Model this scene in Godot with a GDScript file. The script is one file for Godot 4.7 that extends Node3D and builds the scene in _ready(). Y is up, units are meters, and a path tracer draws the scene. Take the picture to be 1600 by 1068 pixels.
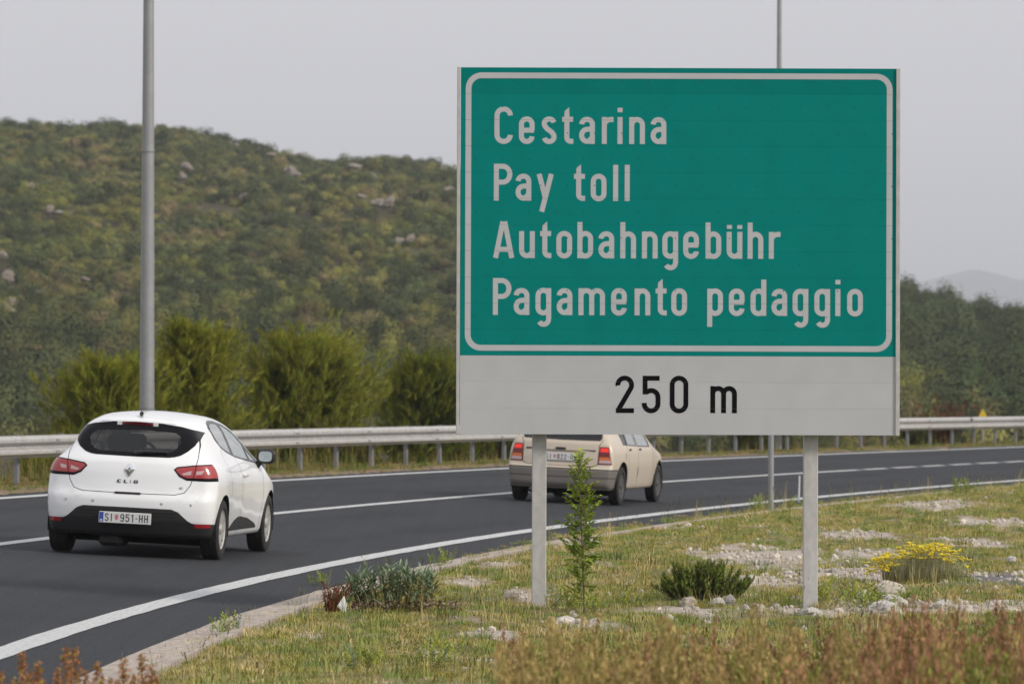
extends Node3D

# ------------------------------------------------------------------ constants of the place
const CAM_H := 1.6235
const BANK := 0.047525        # the bend is banked: the outer side lies higher
const GRADE := 0.003386
const LANE1 := 3.505
const LANE2 := 7.1205
const RAIL_U := 8.3
var rx := PackedFloat32Array()
var rd := PackedFloat32Array()
var rh := PackedFloat32Array()
var last_s := 0.0
var M := {}
var rng := RandomNumberGenerator.new()
var n1 := FastNoiseLite.new()
var n2 := FastNoiseLite.new()
var n3 := FastNoiseLite.new()
var taken := {}


# ------------------------------------------------------------------ mesh builder
class MB:
	var v := PackedVector3Array()
	var n := PackedVector3Array()
	var c := PackedColorArray()
	var uv := PackedVector2Array()
	var col := Color(1, 1, 1)

	func vert(p: Vector3, nn: Vector3) -> void:
		v.append(p)
		n.append(nn)
		c.append(col)
		uv.append(Vector2(p.x, p.z))

	func tri(a: Vector3, b: Vector3, d: Vector3, na: Vector3, nb: Vector3, nd: Vector3) -> void:
		var f := (b - a).cross(d - a)
		if f.dot(na + nb + nd) > 0.0:
			vert(a, na); vert(d, nd); vert(b, nb)
		else:
			vert(a, na); vert(b, nb); vert(d, nd)

	func flat(a: Vector3, b: Vector3, d: Vector3, towards: Vector3) -> void:
		var f := (b - a).cross(d - a).normalized()
		if f.dot(towards) < 0.0:
			f = -f
		tri(a, b, d, f, f, f)

	func quad(a: Vector3, b: Vector3, d: Vector3, e: Vector3, towards: Vector3) -> void:
		flat(a, b, d, towards)
		flat(a, d, e, towards)

	func squad(a: Vector3, b: Vector3, d: Vector3, e: Vector3, na: Vector3, nb: Vector3, nd: Vector3, ne: Vector3) -> void:
		tri(a, b, d, na, nb, nd)
		tri(a, d, e, na, nd, ne)

	func box(o: Vector3, size: Vector3, bevel := 0.0, basis := Basis()) -> void:
		var h := size * 0.5
		var bv := minf(bevel, minf(h.x, minf(h.y, h.z)) * 0.8)
		var pt := func(sx: float, sy: float, sz: float, ax: int) -> Vector3:
			var p := Vector3(sx * h.x, sy * h.y, sz * h.z)
			var s := Vector3(sx, sy, sz)
			for k in 3:
				if k != ax:
					p[k] -= s[k] * bv
			return o + basis * p
		for ax in 3:
			for s in [-1.0, 1.0]:
				var b1: int = (ax + 1) % 3
				var b2: int = (ax + 2) % 3
				var q := []
				for w in [[-1.0, -1.0], [1.0, -1.0], [1.0, 1.0], [-1.0, 1.0]]:
					var sg := Vector3.ZERO
					sg[ax] = s
					sg[b1] = w[0]
					sg[b2] = w[1]
					q.append(pt.call(sg.x, sg.y, sg.z, ax))
				var t := Vector3.ZERO
				t[ax] = s
				quad(q[0], q[1], q[2], q[3], basis * t)
		if bv <= 0.0:
			return
		for k in 3:
			var a1: int = (k + 1) % 3
			var a2: int = (k + 2) % 3
			for s1 in [-1.0, 1.0]:
				for s2 in [-1.0, 1.0]:
					var lo := Vector3.ZERO
					lo[a1] = s1
					lo[a2] = s2
					var hi := lo
					lo[k] = -1.0
					hi[k] = 1.0
					var dir := lo + hi
					quad(pt.call(lo.x, lo.y, lo.z, a1), pt.call(hi.x, hi.y, hi.z, a1), pt.call(hi.x, hi.y, hi.z, a2), pt.call(lo.x, lo.y, lo.z, a2), basis * dir)
		for sx in [-1.0, 1.0]:
			for sy in [-1.0, 1.0]:
				for sz in [-1.0, 1.0]:
					flat(pt.call(sx, sy, sz, 0), pt.call(sx, sy, sz, 1), pt.call(sx, sy, sz, 2), basis * Vector3(sx, sy, sz))

	func tube(path: Array, radii: Array, sides := 8, caps := true) -> void:
		var rings := []
		var norms := []
		var up := Vector3(0.13, 0.21, 0.97)
		for i in path.size():
			var a: Vector3 = path[maxi(i - 1, 0)]
			var b: Vector3 = path[mini(i + 1, path.size() - 1)]
			var t := (b - a).normalized()
			if absf(t.dot(up)) > 0.97:
				up = Vector3(0.97, 0.1, 0.2)
			var s := t.cross(up).normalized()
			var w := s.cross(t).normalized()
			var ring := []
			var nn := []
			for k in sides:
				var an := TAU * k / sides
				var d := s * cos(an) + w * sin(an)
				ring.append(path[i] + d * radii[i])
				nn.append(d)
			rings.append(ring)
			norms.append(nn)
		for i in path.size() - 1:
			for k in sides:
				var j := (k + 1) % sides
				squad(rings[i][k], rings[i][j], rings[i + 1][j], rings[i + 1][k], norms[i][k], norms[i][j], norms[i + 1][j], norms[i + 1][k])
		if caps:
			for e in [0, path.size() - 1]:
				var out: Vector3 = (path[e] - path[1 if e == 0 else e - 1]).normalized()
				for k in sides:
					tri(path[e], rings[e][k], rings[e][(k + 1) % sides], out, out, out)

	# profile of (along the axis, radius); axis is local x
	func lathe(o: Vector3, prof: Array, segs := 32, axis := Vector3.RIGHT) -> void:
		var s := axis.cross(Vector3(0.1, 1, 0.2)).normalized()
		var w := s.cross(axis).normalized()
		for i in prof.size() - 1:
			var p: Vector2 = prof[i]
			var q: Vector2 = prof[i + 1]
			var e := q - p
			var nr := Vector2(-e.y, e.x).normalized()   # (along, radial)
			for k in segs:
				var a0 := TAU * k / segs
				var a1 := TAU * (k + 1) / segs
				var d0 := s * cos(a0) + w * sin(a0)
				var d1 := s * cos(a1) + w * sin(a1)
				squad(o + axis * p.x + d0 * p.y, o + axis * p.x + d1 * p.y, o + axis * q.x + d1 * q.y, o + axis * q.x + d0 * q.y,
					axis * nr.x + d0 * nr.y, axis * nr.x + d1 * nr.y, axis * nr.x + d1 * nr.y, axis * nr.x + d0 * nr.y)

	# flat polygon in the xy plane (facing +z), placed by tf
	func poly(p: PackedVector2Array, z: float, tf := Transform3D()) -> void:
		var ix := Geometry2D.triangulate_polygon(p)
		var nn := tf.basis.z.normalized()
		for i in range(0, ix.size(), 3):
			var a := tf * Vector3(p[ix[i]].x, p[ix[i]].y, z)
			var b := tf * Vector3(p[ix[i + 1]].x, p[ix[i + 1]].y, z)
			var d := tf * Vector3(p[ix[i + 2]].x, p[ix[i + 2]].y, z)
			tri(a, b, d, nn, nn, nn)

	func mesh() -> ArrayMesh:
		var arr := []
		arr.resize(Mesh.ARRAY_MAX)
		arr[Mesh.ARRAY_VERTEX] = v
		arr[Mesh.ARRAY_NORMAL] = n
		arr[Mesh.ARRAY_COLOR] = c
		arr[Mesh.ARRAY_TEX_UV] = uv
		var m := ArrayMesh.new()
		if v.size() > 0:
			m.add_surface_from_arrays(Mesh.PRIMITIVE_TRIANGLES, arr)
		return m


# ------------------------------------------------------------------ naming helpers
func numbered(called: String) -> String:
	var k: int = taken.get(called, 0)
	taken[called] = k + 1
	return called if k == 0 else "%s_%03d" % [called, k]

func tag(o: Node3D, label := "", category := "", group := "", kind := "") -> Node3D:
	if label: o.set_meta("label", label)
	if category: o.set_meta("category", category)
	if group: o.set_meta("group", group)
	if kind: o.set_meta("kind", kind)
	return o

func thing(called: String, label: String, category: String, at: Vector3, turn := 0.0, group := "") -> Node3D:
	var o := Node3D.new()
	o.name = numbered(called)
	add_child(o)
	o.position = at
	o.rotation.y = turn
	tag(o, label, category, group)
	return o

func obj(called: String, m: Mesh, mat: Material, parent: Node = self) -> MeshInstance3D:
	var o := MeshInstance3D.new()
	if parent == self:
		o.name = numbered(called)
	else:
		var nm := called
		var k := 0
		while parent.has_node(nm):
			k += 1
			nm = "%s_%03d" % [called, k]
		o.name = nm
	o.mesh = m
	o.material_override = mat
	parent.add_child(o, true)
	return o

func struct(called: String, m: Mesh, mat: Material) -> MeshInstance3D:
	var o := obj(called, m, mat)
	o.set_meta("kind", "structure")
	return o

func multi(called: String, m: Mesh, mat: Material, where: Array, tints: Array, parent: Node = self, label := "", category := "") -> MultiMeshInstance3D:
	var mm := MultiMesh.new()
	mm.transform_format = MultiMesh.TRANSFORM_3D
	mm.use_colors = true
	mm.mesh = m
	mm.instance_count = where.size()
	for i in where.size():
		mm.set_instance_transform(i, where[i])
		mm.set_instance_color(i, tints[i])
	var o := MultiMeshInstance3D.new()
	o.name = numbered(called) if parent == self else called
	o.multimesh = mm
	o.material_override = mat
	parent.add_child(o, true)
	tag(o, label, category, "", "stuff")
	return o

func copy(o: Node3D, called: String, label: String, at: Vector3, turn: float, size := 1.0) -> Node3D:
	var r: Node3D = o.duplicate()
	r.name = numbered(called)
	add_child(r)
	r.position = at
	r.rotation.y = turn
	r.scale = Vector3.ONE * size
	if label: r.set_meta("label", label)
	return r

func lin(r: float, g: float, b: float) -> Color:
	return Color(r, g, b).linear_to_srgb()

func mat(called: String, col: Color, rough := 0.8, vc := false, metal := 0.0) -> StandardMaterial3D:
	var m := StandardMaterial3D.new()
	m.resource_name = called
	m.albedo_color = col
	m.roughness = rough
	m.metallic = metal
	m.vertex_color_use_as_albedo = vc
	m.cull_mode = BaseMaterial3D.CULL_DISABLED
	M[called] = m
	return m

func speckle(size: int, sd: int, lo: float, hi: float, coarse: float, fine: float, sharp := 0.0) -> ImageTexture:
	var im := Image.create(size, size, false, Image.FORMAT_RGB8)
	var r := RandomNumberGenerator.new()
	r.seed = sd
	var f := FastNoiseLite.new()
	f.seed = sd
	f.frequency = coarse
	f.fractal_octaves = 4
	for y in size:
		for x in size:
			# wrap so that the texture tiles
			var a := TAU * x / size
			var b := TAU * y / size
			var k := size / TAU
			var t := 0.5 + 0.5 * f.get_noise_3d(cos(a) * k, sin(a) * k, cos(b) * k) * 1.2 + 0.25 * f.get_noise_3d(sin(b) * k, cos(a) * k + 300.0, sin(a) * k)
			t += (r.randf() - 0.5) * fine
			if sharp > 0.0 and r.randf() < sharp:
				t += r.randf_range(0.2, 0.9)
			t = clampf(lerpf(lo, hi, t), 0.0, 1.0)
			im.set_pixel(x, y, Color(t, t, t))
	im.generate_mipmaps()
	return ImageTexture.create_from_image(im)

func grain(m: StandardMaterial3D, t: Texture2D, per_metre: float, world := true) -> void:
	m.albedo_texture = t
	m.uv1_triplanar = true
	m.uv1_world_triplanar = world
	m.uv1_scale = Vector3.ONE * per_metre


# ------------------------------------------------------------------ the road's line and the lie of the land
func lay_road() -> void:
	var x := 0.0
	var d := 0.0
	for i in 621:
		var s := -60.0 + i * 0.5
		var sc := minf(s, 112.0)
		var h := 0.102226 + 0.004945 * sc - 0.000022 * sc * sc
		rx.append(x)
		rd.append(d)
		rh.append(h)
		x += sin(h) * 0.5
		d += cos(h) * 0.5
	var dx := -2.619397 - rx[120]
	var dd := 45.0 - rd[120]
	for i in 621:
		rx[i] += dx
		rd[i] += dd

func road_u(x: float, d: float) -> float:
	var i := clampf((d - rd[0]) * 2.0, 0.0, 620.0)
	var k := 0
	for it in 6:
		k = clampi(int(i), 0, 620)
		var t := (x - rx[k]) * sin(rh[k]) + (d - rd[k]) * cos(rh[k])
		var j := clampf(k + t * 2.0, 0.0, 620.0)
		if absf(j - k) < 1.0:
			break
		i = j
	last_s = -60.0 + k * 0.5
	return -((x - rx[k]) * cos(rh[k]) - (d - rd[k]) * sin(rh[k]))

func road_p(s: float, u: float, lift := 0.0) -> Vector3:
	var f := clampf((s + 60.0) * 2.0, 0.0, 619.99)
	var k := int(f)
	var t := f - k
	var h := lerpf(rh[k], rh[k + 1], t)
	var x := lerpf(rx[k], rx[k + 1], t) - u * cos(h)
	var d := lerpf(rd[k], rd[k + 1], t) + u * sin(h)
	return Vector3(x, level(u, d) + lift, -d)

func level(u: float, d: float) -> float:
	return BANK * clampf(u, -0.9, 7.6) + GRADE * (clampf(d, -40.0, 170.0) - 45.0)

func ground_y(x: float, d: float, sunk := false) -> float:
	var u := road_u(x, d)
	var y := level(u, d)
	if u < -1.3:
		var k := smoothstep(-1.3, -2.6, u)
		y += 0.03 + k * (0.05 * n1.get_noise_2d(x * 40.0, d * 40.0) + 0.025 * n2.get_noise_2d(x * 90.0, d * 90.0))
		y += 0.22 * smoothstep(70.0, 95.0, d) * smoothstep(-1.3, -4.0, u)
	elif u < 7.55:
		if sunk:
			y -= 0.07
	else:
		y += 0.04 * n1.get_noise_2d(x * 50.0, d * 50.0) + 0.03
		y -= 1.9 * smoothstep(9.4, 15.0, u)
	return y

func on_ground(x: float, d: float, lift := 0.0) -> Vector3:
	return Vector3(x, ground_y(x, d) + lift, -d)

var ridge := [Vector2(-200, 34), Vector2(-150, 40), Vector2(-110, 45), Vector2(-80, 45.5), Vector2(-65, 45), Vector2(-50, 44.3), Vector2(-40, 42.3), Vector2(-30, 39.7), Vector2(-24, 39.5), Vector2(-20, 40.3),
	Vector2(-16, 39.8), Vector2(-10, 38.5), Vector2(5, 34.5), Vector2(20, 30.5), Vector2(40, 23.0), Vector2(60.5, 17.4), Vector2(65, 16.2), Vector2(70, 14.7), Vector2(76, 13.4), Vector2(80, 12.6), Vector2(90, 13.5), Vector2(110, 8), Vector2(160, 0)]

# limestone breaking through the scrub: x, distance on the slope, size
var outcrops := [[-51.4, 514, 1.0], [-49.0, 496, 1.0], [-44.2, 481, 0.8], [-45.3, 458, 1.0], [-45.3, 465, 0.8], [-40.6, 411, 0.9], [-56.6, 600, 0.8], [-52.4, 578, 0.9], [-50.9, 574, 0.7], [-41.8, 655, 1.2], [-41.5, 644, 0.8], [-42.1, 757, 0.7], [-32.9, 627, 0.9], [-37.3, 746, 0.8], [-35.1, 740, 0.9], [-40.8, 755, 0.7], [-30.7, 712, 1.2], [-29.6, 700, 0.9], [-31.5, 715, 0.8], [-30.2, 792, 0.8], [-22.3, 713, 1.1], [-21.1, 691, 0.7], [-18.6, 684, 0.9], [-16.2, 619, 1.1], [-15.6, 617, 1.0], [-14.8, 613, 1.2], [-18.5, 621, 0.7], [-16.8, 792, 1.5], [-15.8, 792, 1.3], [-14.8, 792, 1.1], [-12.7, 571, 0.9], [-11.2, 561, 0.8], [-11.9, 767, 1.2], [-10.3, 748, 1.0], [-13.4, 792, 1.0], [-8.4, 674, 0.9], [-21.5, 592, 0.6], [-43.4, 477, 0.7], [-42.1, 503, 0.6], [-55.4, 792, 0.6]]

func hill_y(x: float, d: float) -> float:
	var yr := 0.0
	if x <= ridge[0].x: yr = ridge[0].y
	elif x >= ridge[-1].x: yr = ridge[-1].y
	else:
		for i in ridge.size() - 1:
			if x < ridge[i + 1].x:
				yr = lerpf(ridge[i].y, ridge[i + 1].y, (x - ridge[i].x) / (ridge[i + 1].x - ridge[i].x))
				break
	var t := clampf((d - 320.0) / 480.0, 0.0, 1.0)
	var f := 0.45 * t + 0.55 * t * t * (3.0 - 2.0 * t)
	var y := -1.8 + (yr + 0.6) * f
	y += (1.8 * n1.get_noise_2d(x * 1.1, d * 1.1) + 0.8 * n2.get_noise_2d(x * 4.0, d * 4.0)) * sin(PI * clampf(t * 0.94 + 0.03, 0, 1)) 
	if d > 800.0:
		y -= (d - 800.0) * 0.12
	return y


func _ready() -> void:
	rng.seed = 20240
	n1.seed = 11; n1.frequency = 0.02; n1.fractal_octaves = 3
	n2.seed = 23; n2.frequency = 0.02; n2.fractal_octaves = 3
	n3.seed = 37; n3.frequency = 0.02; n3.fractal_octaves = 4
	# ---- camera, sky, sun, exposure
	var cam := Camera3D.new()
	cam.name = "camera"
	cam.position = Vector3(0, CAM_H, 0)
	cam.rotation_degrees = Vector3(0.7233, 0, 0.2)
	cam.far = 40000.0
	cam.near = 0.5
	var lens := CameraAttributesPhysical.new()
	lens.frustum_focal_length = 179.78
	lens.frustum_focus_distance = 42.0
	lens.frustum_near = 0.5
	lens.frustum_far = 40000.0
	lens.exposure_aperture = 6.3
	cam.attributes = lens
	cam.fov = 7.639
	add_child(cam)
	var e := Environment.new()
	e.background_mode = Environment.BG_SKY
	var sky := ProceduralSkyMaterial.new()
	sky.sky_top_color = lin(0.66, 0.67, 0.70)
	sky.sky_horizon_color = lin(0.515, 0.512, 0.535)
	sky.sky_curve = 0.35
	sky.sky_energy_multiplier = 1.0
	sky.ground_bottom_color = lin(0.16, 0.155, 0.13)
	sky.ground_horizon_color = lin(0.5, 0.5, 0.52)
	sky.sun_angle_max = 1.0
	e.sky = Sky.new()
	e.sky.sky_material = sky
	e.tonemap_mode = Environment.TONE_MAPPER_LINEAR
	e.tonemap_exposure = 1.38
	e.sdfgi_enabled = true
	e.ssao_enabled = true
	e.ssil_enabled = true
	e.fog_enabled = true
	e.fog_density = 0.00016
	e.fog_light_color = lin(0.74, 0.76, 0.82)
	var we := WorldEnvironment.new()
	we.name = "environment"
	we.environment = e
	add_child(we)
	var sun := DirectionalLight3D.new()
	sun.name = "sun"
	sun.light_energy = 0.62
	sun.light_angular_distance = 11.0
	sun.light_color = Color(1.0, 0.97, 0.92)
	sun.shadow_enabled = true
	sun.basis = Basis.looking_at(-Vector3(0.74, 0.52, 0.43).normalized(), Vector3.UP)
	add_child(sun)

	lay_road()
	make_materials()
	build_ground()
	build_road()
	build_hills()
	build_guardrail()
	build_sign()
	build_poles()
	build_white_car()
	build_beige_car()
	build_pines()
	build_verge_plants()
	build_rocks()
	build_near_plants()
	build_grass()
	build_foreground()


func make_materials() -> void:
	var m := mat("asphalt", lin(0.062, 0.065, 0.073), 0.95, true)
	m.metallic_specular = 0.25
	grain(m, speckle(512, 1, 0.7, 1.0, 0.05, 0.55, 0.05), 1.2)
	m = mat("paint_line", lin(0.62, 0.62, 0.62), 0.7, true)
	grain(m, speckle(256, 2, 0.78, 1.0, 0.06, 0.3), 1.5)
	m = mat("soil", lin(1, 1, 1), 0.95, true)
	m.metallic_specular = 0.2
	grain(m, speckle(512, 3, 0.55, 1.0, 0.07, 0.6, 0.06), 1.6)
	m = mat("concrete", lin(0.545, 0.46, 0.395), 0.9, true)
	grain(m, speckle(512, 4, 0.7, 1.0, 0.03, 0.3), 1.0)
	m = mat("hill_soil", lin(1, 1, 1), 1.0, true)
	m.metallic_specular = 0.2
	m = mat("scrub", lin(1, 1, 1), 0.9, true)
	m.metallic_specular = 0.2
	m = mat("leaf", lin(1, 1, 1), 0.62, true)
	m.metallic_specular = 0.2
	m.backlight_enabled = true
	m.backlight = Color(0.5, 0.5, 0.4)
	m = mat("needle", lin(1, 1, 1), 0.7, true)
	m.metallic_specular = 0.2
	m.backlight_enabled = true
	m.backlight = Color(0.9, 0.9, 0.7)
	m = mat("bark", lin(0.12, 0.09, 0.07), 0.95)
	m = mat("stone", lin(1, 1, 1), 0.9, true)
	grain(m, speckle(256, 5, 0.72, 1.0, 0.05, 0.35), 3.0)
	m = mat("galvanised", lin(0.55, 0.535, 0.52), 0.55, true)
	grain(m, speckle(256, 6, 0.8, 1.0, 0.03, 0.12), 0.8)
	m = mat("pole_steel", lin(0.34, 0.345, 0.36), 0.55, true, 0.2)
	grain(m, speckle(256, 7, 0.84, 1.0, 0.02, 0.1), 0.9)
	m = mat("post_steel", lin(0.2, 0.205, 0.22), 0.6, true, 0.15)
	m = mat("sign_green", lin(0.001, 0.215, 0.195), 0.8, true)
	m.metallic_specular = 0.15
	grain(m, speckle(256, 8, 0.955, 1.0, 0.02, 0.03), 0.7)
	m = mat("sign_white", lin(0.485, 0.495, 0.515), 0.75, true)
	m.metallic_specular = 0.2
	grain(m, speckle(256, 9, 0.965, 1.0, 0.02, 0.03), 0.7)
	mat("sign_black", lin(0.006, 0.006, 0.007), 0.8).metallic_specular = 0.15
	mat("joint", lin(0.01, 0.09, 0.075), 0.9)
	m = mat("aluminium", lin(0.55, 0.54, 0.53), 0.5, true, 0.1)
	grain(m, speckle(256, 10, 0.86, 1.0, 0.03, 0.1), 1.4)
	# cars
	m = mat("white_paint", lin(0.83, 0.835, 0.85), 0.32)
	m.clearcoat_enabled = true
	m.clearcoat = 0.8
	m.clearcoat_roughness = 0.05
	m = mat("beige_paint", lin(0.52, 0.445, 0.36), 0.45)
	m.clearcoat_enabled = true
	m.clearcoat = 0.4
	m.clearcoat_roughness = 0.2
	mat("black_plastic", lin(0.017, 0.017, 0.018), 0.55)
	mat("grey_plastic", lin(0.16, 0.145, 0.13), 0.6)
	mat("dark_gap", lin(0.01, 0.01, 0.01), 0.9)
	mat("black_gloss", lin(0.008, 0.008, 0.010), 0.15).metallic_specular = 0.22
	mat("lining", lin(0.03, 0.03, 0.032), 0.9)
	mat("seat_cloth", lin(0.035, 0.035, 0.038), 0.9)
	mat("tyre_rubber", lin(0.018, 0.017, 0.017), 0.85)
	mat("alloy", lin(0.55, 0.54, 0.52), 0.35, false, 0.5)
	mat("old_steel", lin(0.09, 0.088, 0.085), 0.6, false, 0.3)
	mat("chrome", lin(0.75, 0.76, 0.78), 0.15, false, 0.95)
	m = mat("red_lens", lin(0.34, 0.008, 0.012), 0.12)
	m.clearcoat_enabled = true
	m = mat("dark_red_lens", lin(0.13, 0.008, 0.008), 0.15)
	m = mat("clear_lens", lin(0.5, 0.36, 0.36), 0.15)
	m = mat("amber_lens", lin(0.55, 0.13, 0.02), 0.2)
	m = mat("lit_lens", lin(0.6, 0.03, 0.02), 0.2)
	m.emission_enabled = true
	m.emission = Color(1.0, 0.12, 0.06)
	m.emission_energy_multiplier = 0.28
	m = mat("plate_white", lin(0.62, 0.62, 0.62), 0.5)
	m = mat("plate_blue", lin(0.03, 0.07, 0.34), 0.5)
	m = mat("plate_red", lin(0.5, 0.16, 0.17), 0.5)
	m = mat("plate_ink", lin(0.02, 0.02, 0.022), 0.5)
	m = mat("mirror_glass", lin(0.72, 0.75, 0.76), 0.03, false, 1.0)
	m = mat("tinted_glass", Color(0.015, 0.022, 0.024, 0.78), 0.04)
	m.transparency = BaseMaterial3D.TRANSPARENCY_ALPHA
	m = mat("side_glass", Color(0.76, 0.79, 0.79, 0.22), 0.05, false, 0.6)
	m.transparency = BaseMaterial3D.TRANSPARENCY_ALPHA
	m = mat("clear_glass", Color(0.05, 0.07, 0.07, 0.22), 0.04)
	m.transparency = BaseMaterial3D.TRANSPARENCY_ALPHA
	mat("paper", lin(0.75, 0.75, 0.75), 0.8)
	mat("yellow_paint", lin(0.62, 0.45, 0.02), 0.6)


# ------------------------------------------------------------------ ground
# bare stony patches: x, distance, half width, half length, grey (1) or pink (0)
var patches := [[2.75, 54.8, 0.8, 4.2, 0], [3.3, 49.6, 0.95, 2.6, 0], [3.5, 41.8, 1.1, 1.7, 0], [1.55, 41.4, 0.5, 0.9, 0], [-0.25, 37.4, 0.26, 0.8, 0], [-0.38, 47.4, 0.28, 1.6, 0], [6.5, 69.5, 0.7, 3.2, 0], [2.3, 47.3, 0.5, 1.6, 0],
	[6.3, 78.0, 0.8, 3.0, 0], [0.7, 60.5, 0.4, 2.2, 0], [4.2, 63.0, 0.6, 2.4, 0], [4.7, 48.6, 0.8, 1.8, 1], [0.1, 44.0, 0.25, 1.4, 0], [0.5, 39.0, 0.3, 0.8, 0], [2.4, 41.2, 0.6, 0.7, 0], [5.4, 60.0, 0.5, 2.0, 0], [-0.1, 52.0, 0.22, 1.6, 0], [4.4, 43.2, 0.5, 0.9, 0], [2.0, 68.0, 0.3, 2.5, 0], [-0.1, 33.5, 0.2, 0.6, 0], [4.0, 55.5, 0.5, 2.2, 0]]

func bareness(x: float, d: float) -> float:
	var b := 0.0
	for p in patches:
		var r := Vector2((x - p[0]) / p[2], (d - p[1]) / p[3]).length()
		b = maxf(b, 1.35 - r)
	b += 0.75 * n2.get_noise_2d(x * 90.0, d * 34.0) + 0.5 * n1.get_noise_2d(x * 300.0, d * 110.0)
	b += 0.28 * n3.get_noise_2d(x * 22.0 + 70.0, d * 8.0)
	return clampf(b, 0.0, 1.0)

func ground_colour(x: float, d: float) -> Color:
	var u := road_u(x, d)
	var earth := Color(0.36, 0.29, 0.14)
	earth = earth.lerp(Color(0.25, 0.235, 0.09), clampf(0.5 + n3.get_noise_2d(x * 60.0, d * 20.0), 0, 1))
	var stone := Color(0.70, 0.60, 0.525) * (1.0 + 0.25 * n2.get_noise_2d(x * 300.0, d * 150.0))
	if x > 4.0 and absf(d - 48.6) < 2.6:
		stone = Color(0.26, 0.245, 0.26)
	var k := 0.0
	if u < -1.2:
		k = smoothstep(0.15, 0.7, bareness(x, d))
	elif u > 7.4:
		k = smoothstep(8.3, 7.6, u) * clampf(0.7 + 1.4 * n2.get_noise_2d(x * 70.0, d * 30.0), 0, 1)
		stone = Color(0.36, 0.26, 0.21)
	var c := earth.lerp(stone, k)
	if d > 180.0:
		c = Color(0.10, 0.09, 0.055)
	return c

func axis_steps(lo: float, hi: float, step: float, out_lo: float, out_hi: float) -> PackedFloat32Array:
	var a := PackedFloat32Array()
	var left := []
	var x := lo
	var st := step
	while x > out_lo:
		st *= 1.35
		x -= st
		left.push_front(x)
	for q in left:
		a.append(q)
	x = lo
	while x < hi:
		a.append(x)
		x += step
	st = step
	while x < out_hi:
		a.append(x)
		st *= 1.35
		x += st
	a.append(x)
	return a

func build_ground() -> void:
	var xs := axis_steps(-9.0, 15.0, 0.16, -14000.0, 14000.0)
	var ds := axis_steps(22.0, 110.0, 0.3, -14000.0, 18500.0)
	var w := xs.size()
	var v := PackedVector3Array()
	var c := PackedColorArray()
	var nn := PackedVector3Array()
	var ix := PackedInt32Array()
	for j in ds.size():
		for i in w:
			var x := xs[i]
			var d := ds[j]
			var y := ground_y(x, d, true)
			v.append(Vector3(x, y, -d))
			c.append(ground_colour(x, d))
			nn.append(Vector3.UP)
	for j in ds.size():
		for i in w:
			var i0 := maxi(i - 1, 0); var i1 := mini(i + 1, w - 1)
			var j0 := maxi(j - 1, 0); var j1 := mini(j + 1, ds.size() - 1)
			var ax := v[j * w + i1] - v[j * w + i0]
			var az := v[j1 * w + i] - v[j0 * w + i]
			var q := ax.cross(az)
			nn[j * w + i] = (q if q.y > 0 else -q).normalized()
	for j in ds.size() - 1:
		for i in w - 1:
			var a := j * w + i
			ix.append_array([a, a + w, a + 1, a + 1, a + w, a + w + 1])
	var arr := []
	arr.resize(Mesh.ARRAY_MAX)
	arr[Mesh.ARRAY_VERTEX] = v
	arr[Mesh.ARRAY_NORMAL] = nn
	arr[Mesh.ARRAY_COLOR] = c
	arr[Mesh.ARRAY_INDEX] = ix
	var am := ArrayMesh.new()
	am.add_surface_from_arrays(Mesh.PRIMITIVE_TRIANGLES, arr)
	var g := struct("ground", am, M.soil)
	tag(g, "dry grassy stony ground on both sides of the road", "ground")


# ------------------------------------------------------------------ road, markings, gutter
func strip(mb: MB, s0: float, s1: float, step: float, us: Array, lift: float, tone := 0.0, ragged := 0.0) -> void:
	var k := maxi(1, int(round((s1 - s0) / step)))
	for i in k:
		var a := lerpf(s0, s1, float(i) / k)
		var b := lerpf(s0, s1, float(i + 1) / k)
		for j in us.size() - 1:
			var u0: float = us[j]
			var u1: float = us[j + 1]
			var q := []
			var cs := []
			for w in [[a, u0], [b, u0], [b, u1], [a, u1]]:
				var uu: float = w[1]
				if ragged > 0.0 and (uu == us[0] or uu == us[-1]):
					uu += ragged * n2.get_noise_2d(w[0] * 60.0, uu * 400.0)
				q.append(road_p(w[0], uu, lift))
				var t := 1.0
				if tone > 0.0:
					# two faint wheel tracks in each lane and long uneven wear
					for lane in [0.0, LANE1]:
						for tr in [0.95, 2.55]:
							t -= 0.10 * tone * exp(-pow((w[1] - lane - tr) / 0.32, 2))
					t += 0.14 * tone * n1.get_noise_2d(w[0] * 6.0, w[1] * 60.0) + 0.1 * tone * n2.get_noise_2d(w[0] * 40.0, w[1] * 120.0)
					if w[1] < -0.1:
						t += 0.10 * tone
				cs.append(Color(t, t, t))
			var up := Vector3(0, 1, 0)
			for f in [[0, 1, 2], [0, 2, 3]]:
				var fn: Vector3 = (q[f[1]] - q[f[0]]).cross(q[f[2]] - q[f[0]]).normalized()
				if fn.y < 0: fn = -fn
				var st := mb.v.size()
				mb.tri(q[f[0]], q[f[1]], q[f[2]], fn, fn, fn)
				for m in 3:
					for z in 3:
						if mb.v[st + m] == q[f[z]]:
							mb.c[st + m] = cs[f[z]]

func road_part(called: String, mb: MB, m: Material, parent: Node3D) -> void:
	obj(called, mb.mesh(), m, parent)

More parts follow.
